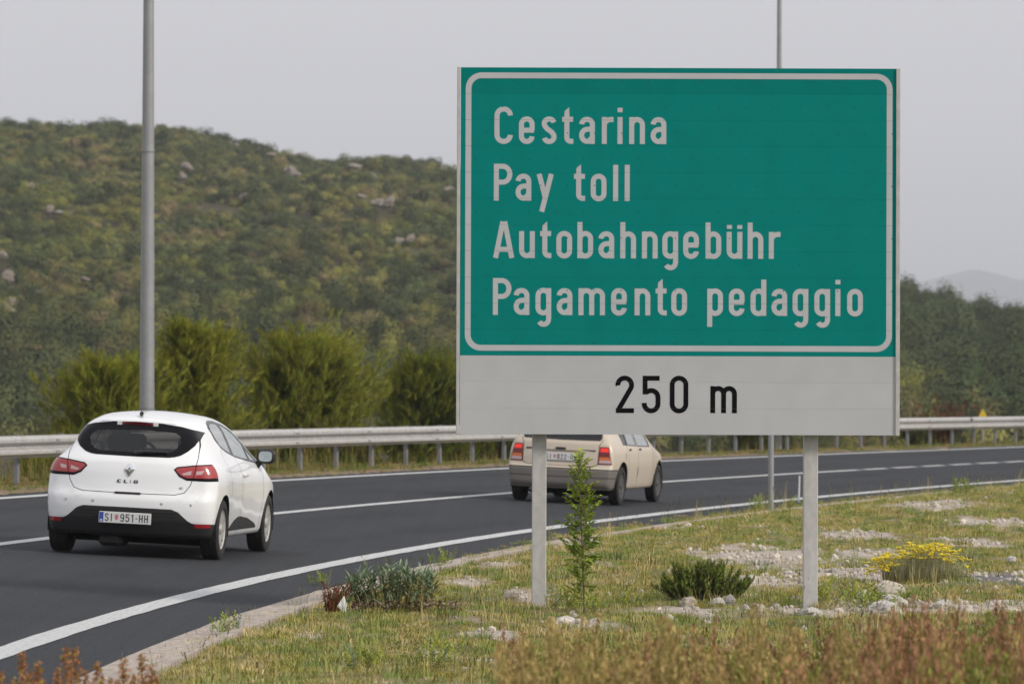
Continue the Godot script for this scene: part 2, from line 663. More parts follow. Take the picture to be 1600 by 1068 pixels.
func build_road() -> void:
	var road := thing("road", "two lane asphalt road bending away to the right", "road", Vector3.ZERO)
	tag(road, "", "", "", "structure")
	var mb := MB.new()
	var us := [-0.80, -0.55, -0.2, 0.2]
	var u := 0.5
	while u < 7.2:
		us.append(u)
		u += 0.3
	us.append_array([7.3, 7.6])
	strip(mb, -60, 60, 1.0, us, 0.0, 1.5, 0.12)
	strip(mb, 60, 240, 3.0, us, 0.0, 1.5, 0.12)
	road_part("asphalt", mb, M.asphalt, road)
	mb = MB.new()
	strip(mb, -60, 200, 0.5, [-0.11, 0.11], 0.005, 0.0, 0.015)
	road_part("edge_line", mb, M.paint_line, road)
	mb = MB.new()
	strip(mb, -60, 200, 0.5, [LANE2 - 0.1, LANE2 + 0.1], 0.005, 0.0, 0.012)
	road_part("edge_line", mb, M.paint_line, road)
	mb = MB.new()
	strip(mb, -60, 59.1, 0.5, [LANE1 - 0.09, LANE1 + 0.09], 0.005, 0.0, 0.012)
	road_part("centre_line", mb, M.paint_line, road)
	for k in 12:
		mb = MB.new()
		var s := 59.55 + 2.43 * k
		strip(mb, s, s + 1.85, 0.5, [LANE1 - 0.09, LANE1 + 0.09], 0.005, 0.0, 0.012)
		road_part("lane_dash", mb, M.paint_line, road)
	# concrete gutter in slabs with a low kerb behind
	var gut := thing("gutter", "pale concrete gutter with a low kerb along the grass", "gutter", Vector3.ZERO)
	tag(gut, "", "", "", "structure")
	var s := -24.0
	while s < 60.0:
		mb = MB.new()
		mb.col = Color(1, 1, 1) * rng.randf_range(0.9, 1.06)
		var g := 0.012
		for i in 4:
			var a := s + g + (2.0 - 2 * g) * i / 4.0
			var b := s + g + (2.0 - 2 * g) * (i + 1) / 4.0
			mb.quad(road_p(a, -0.70, -0.006), road_p(b, -0.70, -0.006), road_p(b, -1.18, 0.012), road_p(a, -1.18, 0.012), Vector3.UP)
			mb.quad(road_p(a, -1.18, 0.012), road_p(b, -1.18, 0.012), road_p(b, -1.18, -0.1), road_p(a, -1.18, -0.1), Vector3.RIGHT)
		mb.quad(road_p(s + g, -0.70, -0.006), road_p(s + g, -1.18, 0.012), road_p(s + g, -1.18, -0.1), road_p(s + g, -0.70, -0.1), Vector3.BACK)
		obj("gutter_slab", mb.mesh(), M.concrete, gut)
		mb = MB.new()
		mb.col = Color(1.12, 1.12, 1.1) * rng.randf_range(0.9, 1.05)
		for i in 4:
			var a := s + g + (2.0 - 2 * g) * i / 4.0
			var b := s + g + (2.0 - 2 * g) * (i + 1) / 4.0
			mb.quad(road_p(a, -1.185, 0.055), road_p(b, -1.185, 0.055), road_p(b, -1.30, 0.06), road_p(a, -1.30, 0.06), Vector3.UP)
			mb.quad(road_p(a, -1.185, 0.055), road_p(b, -1.185, 0.055), road_p(b, -1.182, -0.08), road_p(a, -1.182, -0.08), Vector3.LEFT)
			mb.quad(road_p(a, -1.30, 0.06), road_p(b, -1.30, 0.06), road_p(b, -1.30, -0.08), road_p(a, -1.30, -0.08), Vector3.RIGHT)
		obj("kerb_stone", mb.mesh(), M.concrete, gut)
		s += 2.0


# ------------------------------------------------------------------ hills
func shrub_mesh(sd: int, cards: int, r: Vector3, size: float) -> ArrayMesh:
	var mb := MB.new()
	var q := RandomNumberGenerator.new()
	q.seed = sd
	var lobes := []
	for i in 6:
		lobes.append([Vector3(q.randf_range(-0.55, 0.55) * r.x, q.randf_range(0.35, 1.15) * r.y, q.randf_range(-0.55, 0.55) * r.z), q.randf_range(0.4, 0.68)])
	for i in cards:
		var lb = lobes[i % lobes.size()]
		var d := Vector3(q.randfn(), q.randfn() * 0.9 + 0.25, q.randfn()).normalized()
		var p: Vector3 = lb[0] + d * r * lb[1] * pow(q.randf(), 0.33)
		p.y = maxf(p.y, 0.03)
		var t := Vector3(q.randfn(), q.randfn(), q.randfn()).normalized()
		var nn := (d + (p - Vector3(0, r.y * 0.4, 0)).normalized() * 0.9 + Vector3(q.randfn(), q.randfn(), q.randfn()) * 0.16).normalized()
		var a := nn.cross(t).normalized() * size * q.randf_range(0.6, 1.2)
		var b := nn.cross(a).normalized() * size * q.randf_range(0.5, 1.0)
		var k := q.randf_range(0.86, 1.14)
		mb.col = Color(k, k, k * q.randf_range(0.9, 1.05))
		mb.tri(p - a, p + b, p + a * 0.9, nn, nn, nn)
		mb.tri(p - a * 0.8, p - b, p + a, nn, nn, nn)
	return mb.mesh()

func build_hills() -> void:
	var xs := axis_steps(-100.0, 110.0, 3.0, -420.0, 420.0)
	var ds := axis_steps(318.0, 815.0, 6.0, 300.0, 1150.0)
	var w := xs.size()
	var mb := MB.new()
	var pts := []
	for d in ds:
		for x in xs:
			pts.append(Vector3(x, hill_y(x, d), -d))
	for j in ds.size() - 1:
		for i in w - 1:
			var a: Vector3 = pts[j * w + i]
			var k := 0.8 + 0.5 * n2.get_noise_2d(a.x * 6.0, a.z * 3.0)
			mb.col = Color(0.085 * k, 0.076 * k, 0.045 * k)
			mb.quad(a, pts[j * w + i + 1], pts[(j + 1) * w + i + 1], pts[(j + 1) * w + i], Vector3.UP)
	var h := struct("hillside", mb.mesh(), M.hill_soil)
	tag(h, "scrub covered hillside rising behind the road", "hill")
	# scrub and wood in three forms
	var forms := [shrub_mesh(3, 520, Vector3(1.0, 0.8, 1.0), 0.085), shrub_mesh(4, 520, Vector3(1.0, 0.95, 1.0), 0.08), shrub_mesh(5, 900, Vector3(0.9, 1.4, 0.9), 0.065)]
	var where := [[], [], []]
	var tint := [[], [], []]
	for i in 84000:
		var t := pow(rng.randf(), 0.85)
		var d := lerpf(312.0, 812.0, t)
		var half := 0.112 * d + 10.0
		var x := rng.randf_range(-half, half)
		if i >= 54000: x = signf(x) * (half + absf(x) * 0.55)
		var wood := clampf(0.9 - t * 2.6, 0.0, 1.0)
		if x > 20.0:
			wood = maxf(wood, clampf((x - 20.0) / 25.0, 0, 1) * clampf(1.3 - t * 0.8, 0.0, 1.0))
		var open := n2.get_noise_2d(x * 7.0, d * 3.0) + 0.5 * n3.get_noise_2d(x * 2.0, d * 1.0)
		if open > 0.42 + 0.5 * wood:
			continue
		var clear := true
		for r in outcrops:
			if d < r[1] + 1.5 and d > r[1] - 9.0 and absf(x - r[0]) < 1.1 * r[2]:
				clear = false
				break
		if not clear: continue
		var f := 2 if rng.randf() < wood * 0.75 else rng.randi() % 2
		var sc := (0.36 + 0.82 * pow(rng.randf(), 2.4)) * (1.0 + 0.6 * wood)
		if f == 2:
			sc = (0.6 + 0.85 * pow(rng.randf(), 1.6)) * (0.8 if x > 40.0 and t > 0.7 else 1.0)
		var dark := rng.randf() < 0.13
		if dark: sc *= 1.45
		var b := Basis(Vector3.UP, rng.randf() * TAU).scaled(Vector3(sc, sc * rng.randf_range(0.8, 1.35), sc))
		where[f].append(Transform3D(b, Vector3(x, hill_y(x, d) - 0.1, -d)))
		# kinds: olive, grey green, dark evergreen, dry brown, fresh yellow green
		var g := n1.get_noise_2d(x * 3.0, d * 1.6) + rng.randfn() * 0.28
		var c := Color(0.120, 0.115, 0.044)
		if g > 0.46: c = Color(0.155, 0.12, 0.065)
		elif g > 0.2: c = Color(0.15, 0.138, 0.05)
		elif g < -0.22: c = Color(0.056, 0.072, 0.032)
		elif g < -0.02: c = Color(0.088, 0.098, 0.045)
		var fresh := clampf(n3.get_noise_2d(x * 2.4 + 40.0, d * 1.3) * 2.0, 0, 1) * clampf(1.4 - absf(t - 0.35) * 2.5, 0, 1)
		c = c.lerp(Color(0.165, 0.165, 0.035), fresh * 0.75)
		if x > 35.0:
			c = c.lerp(Color(0.042, 0.065, 0.028), 0.8)
		if wood > 0.4 and x < 20.0: c = c.lerp(Color(0.06, 0.075, 0.035), 0.5)
		var k := minf(1.3 * exp(rng.randfn() * 0.25), 1.9)
		if dark: c = Color(0.045, 0.055, 0.026)
		tint[f].append(Color(c.r * k * 1.12, c.g * k * 1.14, c.b * k * 1.0))
	var nm := ["hillside_scrub", "hillside_heath", "hillside_wood"]
	var lb := ["low grey green scrub covering the hillside", "brown and olive bushes scattered over the hillside", "dark green trees of the wood at the hill foot"]
	for f in 3:
		multi(nm[f], forms[f], M.scrub, where[f], tint[f], self, lb[f], "scrub" if f < 2 else "wood")
	# pale mountains far off
	mb = MB.new()
	var px := PackedFloat32Array()
	for i in 161:
		px.append(-9600.0 + 120.0 * i)
	var prev := []
	for k in 7:
		var row := []
		for x in px:
			var hh := 252.0 + 60.0 * n1.get_noise_2d(x * 0.05, 5.0) + 40.0 * n3.get_noise_2d(x * 0.2, 9.0)
			hh += 108.0 * exp(-pow((x - 1260.0) / 430.0, 2))
			var f := sin(PI * 0.5 * minf(k / 4.0, 1.0)) if k <= 4 else 1.0 - 0.3 * (k - 4)
			row.append(Vector3(x, hh * f * (1.0 if k == 0 else 1.0 + 0.06 * n2.get_noise_2d(x * 0.3, k * 40.0)) - 3.0, -(11500.0 + k * 460.0)))
		if k > 0:
			for i in row.size() - 1:
				mb.col = Color(0.08, 0.08, 0.07)
				mb.quad(prev[i], prev[i + 1], row[i + 1], row[i], Vector3.UP)
		prev = row
	var fm := struct("far_mountains", mb.mesh(), M.hill_soil)
	tag(fm, "pale bare mountains fading into the haze at the right", "mountain")
	# lattice mast on the ridge
	var mp := Vector3(71.5, hill_y(71.5, 790.0), -790.0)
	var mast := thing("radio_mast", "thin grey mast standing on the wooded ridge at the right", "mast", mp)
	mb = MB.new()
	for s in [Vector3(-0.5, 0, -0.3), Vector3(0.5, 0, -0.3), Vector3(0, 0, 0.5)]:
		mb.tube([s, s * 0.3 + Vector3(0, 5.2, 0)], [0.12, 0.09], 5)
	for i in 9:
		var y := 0.3 + i * 0.55
		var k := 1.0 - 0.7 * y / 5.2
		mb.tube([Vector3(-0.5 * k, y, -0.3 * k), Vector3(0.5 * k, y + 0.4, -0.3 * k)], [0.06, 0.06], 4)
		mb.tube([Vector3(0.5 * k, y, -0.3 * k), Vector3(0, y + 0.4, 0.5 * k)], [0.06, 0.06], 4)
		mb.tube([Vector3(0, y, 0.5 * k), Vector3(-0.5 * k, y + 0.4, -0.3 * k)], [0.06, 0.06], 4)
	obj("mast_frame", mb.mesh(), M.post_steel, mast)
	mb = MB.new()
	mb.tube([Vector3(0, 5.1, 0), Vector3(0, 6.4, 0)], [0.06, 0.04], 6)
	obj("aerial", mb.mesh(), M.post_steel, mast)


# ------------------------------------------------------------------ stones
func rock_mesh(sd: int, r: Vector3, rough: float, facets := 7) -> ArrayMesh:
	# a convex-ish stone: a fine ball pushed in by random cutting planes, then roughened
	var q := RandomNumberGenerator.new()
	q.seed = sd
	var f := FastNoiseLite.new()
	f.seed = sd
	f.frequency = 0.9
	f.fractal_octaves = 3
	var cuts := []
	for i in facets:
		cuts.append([Vector3(q.randfn(), q.randfn() * 0.9, q.randfn()).normalized(), q.randf_range(0.55, 0.86)])
	var nu := 18
	var nv := 11
	var pts := []
	for j in nv + 1:
		for i in nu:
			var a := TAU * i / nu
			var b := PI * j / nv
			var d := Vector3(cos(a) * sin(b), cos(b), sin(a) * sin(b))
			var rad := 1.0
			for cc in cuts:
				var k: float = d.dot(cc[0])
				if k > 0.05:
					rad = minf(rad, cc[1] / k)
			rad *= 1.0 + rough * f.get_noise_3dv(d * 2.0) + rough * 0.5 * f.get_noise_3dv(d * 6.0)
			pts.append(d * rad * r)
	var mb := MB.new()
	for j in nv:
		for i in nu:
			var i2 := (i + 1) % nu
			var a: Vector3 = pts[j * nu + i]
			var k := 1.0 + 0.35 * f.get_noise_3dv(a / r.x * 3.0)
			mb.col = Color(k, k * 0.985, k * 0.96)
			mb.quad(a, pts[j * nu + i2], pts[(j + 1) * nu + i2], pts[(j + 1) * nu + i], a)
	return mb.mesh()

func stone_mat(c: Color) -> StandardMaterial3D:
	var m: StandardMaterial3D = M.stone.duplicate()
	m.albedo_color = c
	return m

func build_rocks() -> void:
	var pale := stone_mat(lin(0.68, 0.59, 0.50))
	var white := stone_mat(lin(0.68, 0.64, 0.60))
	var far := stone_mat(lin(0.36, 0.305, 0.26))
	var list := [
		["boulder", "large smooth cream boulder beside the yellow flowers", 3.34, 45.0, Vector3(0.17, 0.10, 0.14), 21, pale, 0.05, 0.06],
		["boulder", "jagged white rock below the cream boulder", 3.16, 42.6, Vector3(0.15, 0.09, 0.15), 22, white, 0.28, 0.02],
		["boulder", "broken white rock half hidden by rusty weeds", 3.0, 41.3, Vector3(0.16, 0.08, 0.14), 23, white, 0.3, 0.02],
		["stone", "small round stone left of the cream boulder", 3.08, 44.6, Vector3(0.06, 0.045, 0.05), 24, white, 0.1, 0.03],
		["stone", "blocky pink stone below the dark green bush", 1.46, 42.3, Vector3(0.12, 0.075, 0.09), 25, pale, 0.3, 0.02],
		["stone", "smooth pale stone right of the blocky pink stone", 1.71, 42.4, Vector3(0.08, 0.05, 0.06), 26, white, 0.25, 0.02],
		["stone", "pointed pale stone at the bush's right end", 1.80, 42.2, Vector3(0.055, 0.06, 0.05), 27, white, 0.35, 0.02],
		["stone", "white stone lying behind the left sign post", 0.02, 43.5, Vector3(0.10, 0.05, 0.08), 28, pale, 0.15, 0.03],
		["stone", "lone white stone in the grass at the right edge", 5.18, 53.0, Vector3(0.07, 0.055, 0.06), 29, white, 0.1, 0.04],
		["stone", "flat bleached stone in front of the left sign post", 0.42, 39.4, Vector3(0.09, 0.05, 0.07), 30, white, 0.2, 0.02],
		["stone", "cracked white rock below the right sign post", 2.36, 40.6, Vector3(0.13, 0.06, 0.1), 31, white, 0.3, 0.02],
		["stone", "pale rubble block right of the broken white rock", 3.55, 42.0, Vector3(0.1, 0.06, 0.1), 32, white, 0.3, 0.02],
		["stone", "grey white stone at the rubble's right end", 4.15, 43.0, Vector3(0.07, 0.05, 0.06), 33, white, 0.2, 0.02]]
	for a in list:
		var o := obj(a[0], rock_mesh(a[5], a[4], a[7]), a[6])
		o.position = on_ground(a[2], a[3], a[8])
		o.rotation.y = a[5] * 1.7
		tag(o, a[1], a[0])
	# loose gravel on the bare patches
	var g := [rock_mesh(41, Vector3(1, 0.7, 0.9), 0.15, 9), rock_mesh(42, Vector3(0.9, 0.8, 1.1), 0.2, 8)]
	for f in 2:
		var where := []
		var tint := []
		for i in 20000:
			var d := lerpf(26.0, 95.0, pow(rng.randf(), 1.5))
			var x := rng.randf_range(-3.5, 0.108 * d + 1.5)
			var u := road_u(x, d)
			if u > -1.35: continue
			var b := bareness(x, d)
			if b < 0.3 or rng.randf() > b: continue
			var sc := 0.007 + (0.034 if x > 0.4 else 0.012) * pow(rng.randf(), 3.0) * clampf(b * 1.3, 0.2, 1.0) + 0.006 * rng.randf()
			if rng.randf() < 0.05: sc *= 1.7
			where.append(Transform3D(Basis(Vector3(rng.randfn(), rng.randfn(), rng.randfn()).normalized(), rng.randf() * TAU).scaled(Vector3.ONE * sc), on_ground(x, d, sc * 0.3)))
			var k := rng.randf_range(0.5, 0.92)
			tint.append(Color(k, k * 0.9, k * 0.8))
		multi("gravel", g[f], M.stone, where, tint, self, "pale loose gravel on the bare patches of ground" if f == 0 else "pinkish crushed stones lying among the gravel", "gravel")
	# limestone breaking through the scrub; spots are x, distance on the slope, size
	var forms := [rock_mesh(51, Vector3(1.2, 0.8, 1.0), 0.35), rock_mesh(52, Vector3(1.0, 1.0, 1.0), 0.4), rock_mesh(53, Vector3(1.5, 0.6, 1.0), 0.3)]
	for i in outcrops.size():
		var s = outcrops[i]
		var o := obj("rock_outcrop", forms[i % 3], far)
		o.position = Vector3(s[0], hill_y(s[0], s[1]) + 1.15, -s[1])
		o.rotation.y = i * 1.1
		o.scale = Vector3(1.0, 0.9, 1.0) * s[2] * 0.72
		tag(o, "pale limestone outcrop showing through the hillside scrub", "rock", "limestone outcrops on the hillside")


# ------------------------------------------------------------------ guardrail
func build_guardrail() -> void:
	var g := thing("guardrail", "galvanised two wave steel guardrail along the outer edge of the road", "guardrail", Vector3.ZERO)
	var prof := [Vector2(0.012, 0.156), Vector2(0.0, 0.150), Vector2(0.028, 0.128), Vector2(0.075, 0.112), Vector2(0.083, 0.098), Vector2(0.083, 0.062), Vector2(0.075, 0.047), Vector2(0.010, 0.022), Vector2(0.0, 0.010)]
	var full := []
	for p in prof: full.append(p)
	for i in range(prof.size() - 1, -1, -1): full.append(Vector2(prof[i].x, -prof[i].y))
	var bolts := MB.new()
	var s := 6.2
	var k := 0
	while s < 122.0:
		var mb := MB.new()
		var tone := rng.randf_range(0.9, 1.08)
		mb.col = Color(tone, tone, tone)
		var out := 0.004 if k % 2 == 0 else 0.0
		for i in 4:
			var a := s - 0.14 + 4.28 * i / 4.0
			var b := s - 0.14 + 4.28 * (i + 1) / 4.0
			for j in full.size() - 1:
				var p: Vector2 = full[j]
				var q: Vector2 = full[j + 1]
				var pa := road_p(a, RAIL_U - p.x - out, 0.595 + p.y)
				var pb := road_p(b, RAIL_U - p.x - out, 0.595 + p.y)
				var qa := road_p(a, RAIL_U - q.x - out, 0.595 + q.y)
				var qb := road_p(b, RAIL_U - q.x - out, 0.595 + q.y)
				mb.quad(pa, pb, qb, qa, Vector3(0.3, 0, 1))
		obj("beam", mb.mesh(), M.galvanised, g)
		for y in [0.08, -0.08]:
			for o in [0.0, 0.1]:
				var c := road_p(s + o - 0.05, RAIL_U - 0.086, 0.595 + y)
				bolts.lathe(c, [Vector2(0.012, 0.001), Vector2(0.012, 0.016), Vector2(0.0, 0.02)], 8, Vector3(0.3, 0, 0.95).normalized())
		s += 4.0
		k += 1
	tag(obj("splice_bolts", bolts.mesh(), M.post_steel, g), "", "", "", "stuff")
	s = 5.1
	while s < 121.0:
		var base := road_p(s, RAIL_U + 0.17, 0.0)
		var h := rh[clampi(int((s + 60) * 2), 0, 620)]
		var bs := Basis(Vector3.UP, -h)
		var mb := MB.new()
		# a channel section, open towards the back
		var ch := [Vector2(-0.029, 0.095), Vector2(-0.029, -0.004), Vector2(0.029, -0.004), Vector2(0.029, 0.095), Vector2(0.022, 0.095), Vector2(0.022, 0.004), Vector2(-0.022, 0.004), Vector2(-0.022, 0.095)]
		for z in ch.size():
			var c0: Vector2 = ch[z]
			var c1: Vector2 = ch[(z + 1) % ch.size()]
			var e0 := bs * Vector3(c0.x, 0, -c0.y)
			var e1 := bs * Vector3(c1.x, 0, -c1.y)
			mb.quad(e0 + Vector3(0, -0.16, 0), e1 + Vector3(0, -0.16, 0), e1 + Vector3(0, 0.76, 0), e0 + Vector3(0, 0.76, 0), (e1 - e0).cross(Vector3.UP))
		var o := obj("post", mb.mesh(), M.post_steel, g)
		o.position = base
		mb = MB.new()
		mb.box(bs * Vector3(0.09, 0, 0.0) + Vector3(0, 0.60, 0), Vector3(0.15, 0.16, 0.07), 0.01, bs)
		o = obj("spacer_block", mb.mesh(), M.post_steel, g)
		o.position = base
		s += 2.0


# ------------------------------------------------------------------ lettering: strokes in pixels of cap height 57.5
func arc(p: PackedVector2Array, cx: float, cy: float, rx_: float, ry_: float, a0: float, a1: float, k := 9) -> void:
	for i in k + 1:
		var a := deg_to_rad(lerpf(a0, a1, float(i) / k))
		p.append(Vector2(cx + rx_ * cos(a), cy + ry_ * sin(a)))

func bowl(w: float, lo: float, hi: float, hw: float, from: float, to: float) -> PackedVector2Array:
	# part of a stadium: angles as round a circle, straight sides between the two half rounds
	var r := w * 0.5 - hw
	var c := w * 0.5
	var p := PackedVector2Array()
	var n := 40
	for i in n + 1:
		var a := lerpf(from, to, float(i) / n)
		var s := sin(deg_to_rad(a))
		var cy := hi - hw - r if s > 0.0 else lo + hw + r
		if absf(s) < 0.02: cy = (hi + lo) * 0.5
		p.append(Vector2(c + r * cos(deg_to_rad(a)), cy + r * s))
	return p

func glyph(ch: String, hw: float) -> Array:
	# returns [advance width, [stroke, stroke ...]]
	var x := 42.0
	var cap := 57.5
	var st := []
	var w := 24.6
	var p := PackedVector2Array()
	match ch:
		"C":
			w = 28.8
			st.append(bowl(w, -0.5, cap + 0.5, hw, 1.6, 358.4))
		"e":
			st.append(bowl(w, -0.5, x + 0.5, hw, 0, 357))
			st.append(PackedVector2Array([Vector2(hw + 0.5, 21), Vector2(w - 1, 21)]))
		"s":
			w = 23.3
			p = PackedVector2Array()
			arc(p, w * 0.5, x - hw - 6.6, w * 0.5 - hw, 7.2, 15, 215, 14)
			p.append(Vector2(w * 0.5 - 3.5, 23.6))
			p.append(Vector2(w * 0.5 + 3.5, 18.6))
			arc(p, w * 0.5, hw + 6.9, w * 0.5 - hw, 7.4, 35, -165, 14)
			st.append(p)
		"t":
			w = 17.6
			p = PackedVector2Array([Vector2(7.4, 54.5), Vector2(7.4, 10)])
			arc(p, 13.4, 10, 6, 6, 180, 270, 6)
			p.append(Vector2(17.6, 4))
			st.append(p)
			st.append(PackedVector2Array([Vector2(0, x - 3.7), Vector2(17.2, x - 3.7)]))
			st.append("slant")
		"a":
			p = PackedVector2Array()
			arc(p, w * 0.5, 30.5, w * 0.5 - hw, 7.8, 179, 0, 12)
			p.append(Vector2(w - hw, 0))
			st.append(p)
			p = PackedVector2Array([Vector2(w - hw, 23.4), Vector2(13.5, 22.8)])
			arc(p, 12.6, 13.3, 8.7, 9.4, 95, 270, 12)
			p.append(Vector2(14.5, 4.1))
			p.append(Vector2(w - hw, 10.0))
			st.append(p)
		"r":
			w = 18.2
			st.append(PackedVector2Array([Vector2(hw, 0), Vector2(hw, x)]))
			p = PackedVector2Array([Vector2(hw, 28)])
			arc(p, 14.5, 29, 10.6, 9.2, 180, 88, 8)
			p.append(Vector2(18.4, 38.2))
			st.append(p)
		"i":
			w = 7.4
			st.append(PackedVector2Array([Vector2(3.7, 0), Vector2(3.7, x)]))
			st.append(PackedVector2Array([Vector2(3.7, 49.5), Vector2(3.7, 56.5)]))
		"n", "h":
			st.append(PackedVector2Array([Vector2(hw, 0), Vector2(hw, x if ch == "n" else 56.5)]))
			p = PackedVector2Array([Vector2(hw, 26)])
			arc(p, w * 0.5, 29.6, w * 0.5 - hw, 8.7, 180, 0, 14)
			p.append(Vector2(w - hw, 0))
			st.append(p)
		"m":
			w = 41.4
			st.append(PackedVector2Array([Vector2(hw, 0), Vector2(hw, x)]))
			for k in 2:
				var x0 := hw + k * (w * 0.5 - hw)
				p = PackedVector2Array([Vector2(x0, 26)])
				arc(p, x0 + (w * 0.5 - hw) * 0.5, 30.0, (w * 0.5 - hw) * 0.5, 8.4, 180, 0, 12)
				p.append(Vector2(x0 + w * 0.5 - hw, 0))
				st.append(p)
		"u", "ü":
			st.append(PackedVector2Array([Vector2(w - hw, 0), Vector2(w - hw, x)]))
			p = PackedVector2Array([Vector2(w - hw, 16)])
			arc(p, w * 0.5, 12.4, w * 0.5 - hw, 8.7, 0, -180, 14)
			p.append(Vector2(hw, x))
			st.append(p)
			if ch == "ü":
				st.append(PackedVector2Array([Vector2(4.4, 46.5), Vector2(4.4, 52.8)]))
				st.append(PackedVector2Array([Vector2(20.4, 46.5), Vector2(20.4, 52.8)]))
		"P":
			w = 29.0
			st.append(PackedVector2Array([Vector2(hw, 0), Vector2(hw, cap)]))
			p = PackedVector2Array([Vector2(hw, cap - hw), Vector2(14, cap - hw)])
			arc(p, 14, 41.2, 11, 12.4, 90, -90, 16)
			p.append(Vector2(hw, 28.8))
			st.append(p)
		"y":
			w = 25.5
			st.append(PackedVector2Array([Vector2(3.2, x), Vector2(13.2, 4)]))
			st.append(PackedVector2Array([Vector2(22.3, x), Vector2(7.4, -17)]))
		"o", "b", "d", "p", "g":
			st.append(bowl(w, -0.5, x + 0.5, hw, 0, 190))
			st.append(bowl(w, -0.5, x + 0.5, hw, 180, 370))
			if ch == "b": st.append(PackedVector2Array([Vector2(hw, 0), Vector2(hw, 56.5)]))
			if ch == "d": st.append(PackedVector2Array([Vector2(w - hw, 0), Vector2(w - hw, 56.5)]))
			if ch == "p": st.append(PackedVector2Array([Vector2(hw, -17.5), Vector2(hw, x)]))
			if ch == "g":
				p = PackedVector2Array([Vector2(w - hw, x), Vector2(w - hw, -5)])
				arc(p, w * 0.5 + 0.5, -6, w * 0.5 - hw - 0.5, 8.4, 0, -150, 12)
				st.append(p)
		"l", "I":
			w = 7.8
			st.append(PackedVector2Array([Vector2(hw, 0), Vector2(hw, 56.5)]))
		"A":
			w = 33.2
			st.append(PackedVector2Array([Vector2(3.9, 0), Vector2(15.2, 57)]))
			st.append(PackedVector2Array([Vector2(29.3, 0), Vector2(18.0, 57)]))
			st.append(PackedVector2Array([Vector2(6, 13.5), Vector2(27.2, 13.5)]))
		"2":
			w = 29
			p = PackedVector2Array([Vector2(hw + 0.2, 42.5)])
			arc(p, w * 0.5, 43.2, w * 0.5 - hw, 10.9, 180, -28, 18)
			p.append(Vector2(5.2, 5.5))
			st.append(p)
			st.append(PackedVector2Array([Vector2(0.9, 3.5), Vector2(w, 3.5)]))
		"5":
			w = 29
			st.append(PackedVector2Array([Vector2(1.3, 54), Vector2(27.6, 54)]))
			st.append(PackedVector2Array([Vector2(5, 54), Vector2(5, 29.5)]))
			p = PackedVector2Array([Vector2(1.4, 32.6), Vector2(8, 32.6)])
			arc(p, w * 0.5, 24.2, w * 0.5 - hw, 10.6, 105, 0, 10)
			arc(p, w * 0.5, 14.3, w * 0.5 - hw, 11.0, 0, -175, 14)
			p.append(Vector2(hw, 15.5))
			st.append(p)
		"0", "O":
			w = 29
			st.append(bowl(w, -0.5, cap + 0.5, hw, 0, 190))
			st.append(bowl(w, -0.5, cap + 0.5, hw, 180, 370))
		"9":
			w = 28
			st.append(bowl(w, 22, cap + 0.5, hw, 0, 190))
			st.append(bowl(w, 22, cap + 0.5, hw, 180, 370))
			p = PackedVector2Array([Vector2(w - hw, 44), Vector2(w - hw, 14)])
			arc(p, w * 0.5, 14, w * 0.5 - hw, 10.5, 0, -165, 12)
			st.append(p)
		"8":
			w = 28
			for hh in [[-0.5, 32.0], [26.0, cap + 0.5]]:
				st.append(bowl(w, hh[0], hh[1], hw, 0, 190))
				st.append(bowl(w, hh[0], hh[1], hw, 180, 370))
		"1":
			w = 16
			st.append(PackedVector2Array([Vector2(12, 0), Vector2(12, 57)]))
			st.append(PackedVector2Array([Vector2(2, 45), Vector2(12, 54)]))
		"S":
			w = 29
			arc(p, w * 0.5, 42.6, w * 0.5 - hw, 11.4, 10, 205, 14)
			p.append(Vector2(w * 0.5 - 4, 31.5))
			p.append(Vector2(w * 0.5 + 4, 26.5))
			arc(p, w * 0.5, 15.0, w * 0.5 - hw, 11.5, 25, -170, 14)
			st.append(p)
		"H":
			w = 28
			st.append(PackedVector2Array([Vector2(hw, 0), Vector2(hw, 57)]))
			st.append(PackedVector2Array([Vector2(w - hw, 0), Vector2(w - hw, 57)]))
			st.append(PackedVector2Array([Vector2(hw, 29), Vector2(w - hw, 29)]))
		"L":
			w = 26
			st.append(PackedVector2Array([Vector2(hw, 57), Vector2(hw, hw), Vector2(w, hw)]))
		"U":
			w = 28
			p = PackedVector2Array([Vector2(hw, 57), Vector2(hw, 15)])
			arc(p, w * 0.5, 15, w * 0.5 - hw, 11, 180, 360, 14)
			p.append(Vector2(w - hw, 57))
			st.append(p)
		"-":
			w = 14
			st.append(PackedVector2Array([Vector2(1, 27), Vector2(13, 27)]))
	return [w, st]

func outlines(ch: String, hw: float) -> Array:
	var out := []
	var g := glyph(ch, hw)
	for s in g[1]:
		if s is String:
			# the t's sloping head
			out.append(PackedVector2Array([Vector2(7.4 - hw + 0.3, 51), Vector2(7.4 + hw - 0.3, 57.2), Vector2(7.4 + hw - 0.3, 40), Vector2(7.4 - hw + 0.3, 40)]))
			continue
		var q: PackedVector2Array = s
		if ch == "t" and q.size() > 3:
			q[0] = Vector2(7.4, 48)
		var closed := PackedVector2Array()
		for a in q:
			if closed.size() == 0 or closed[-1].distance_to(a) > 0.05:
				closed.append(a)
		var big := PackedVector2Array()
		for a in closed: big.append(a * 64.0)
		for o in Geometry2D.offset_polyline(big, hw * 64.0, Geometry2D.JOIN_MITER, Geometry2D.END_BUTT):
			var sm := PackedVector2Array()
			for a in o: sm.append(a / 64.0)
			out.append(sm)
	return out

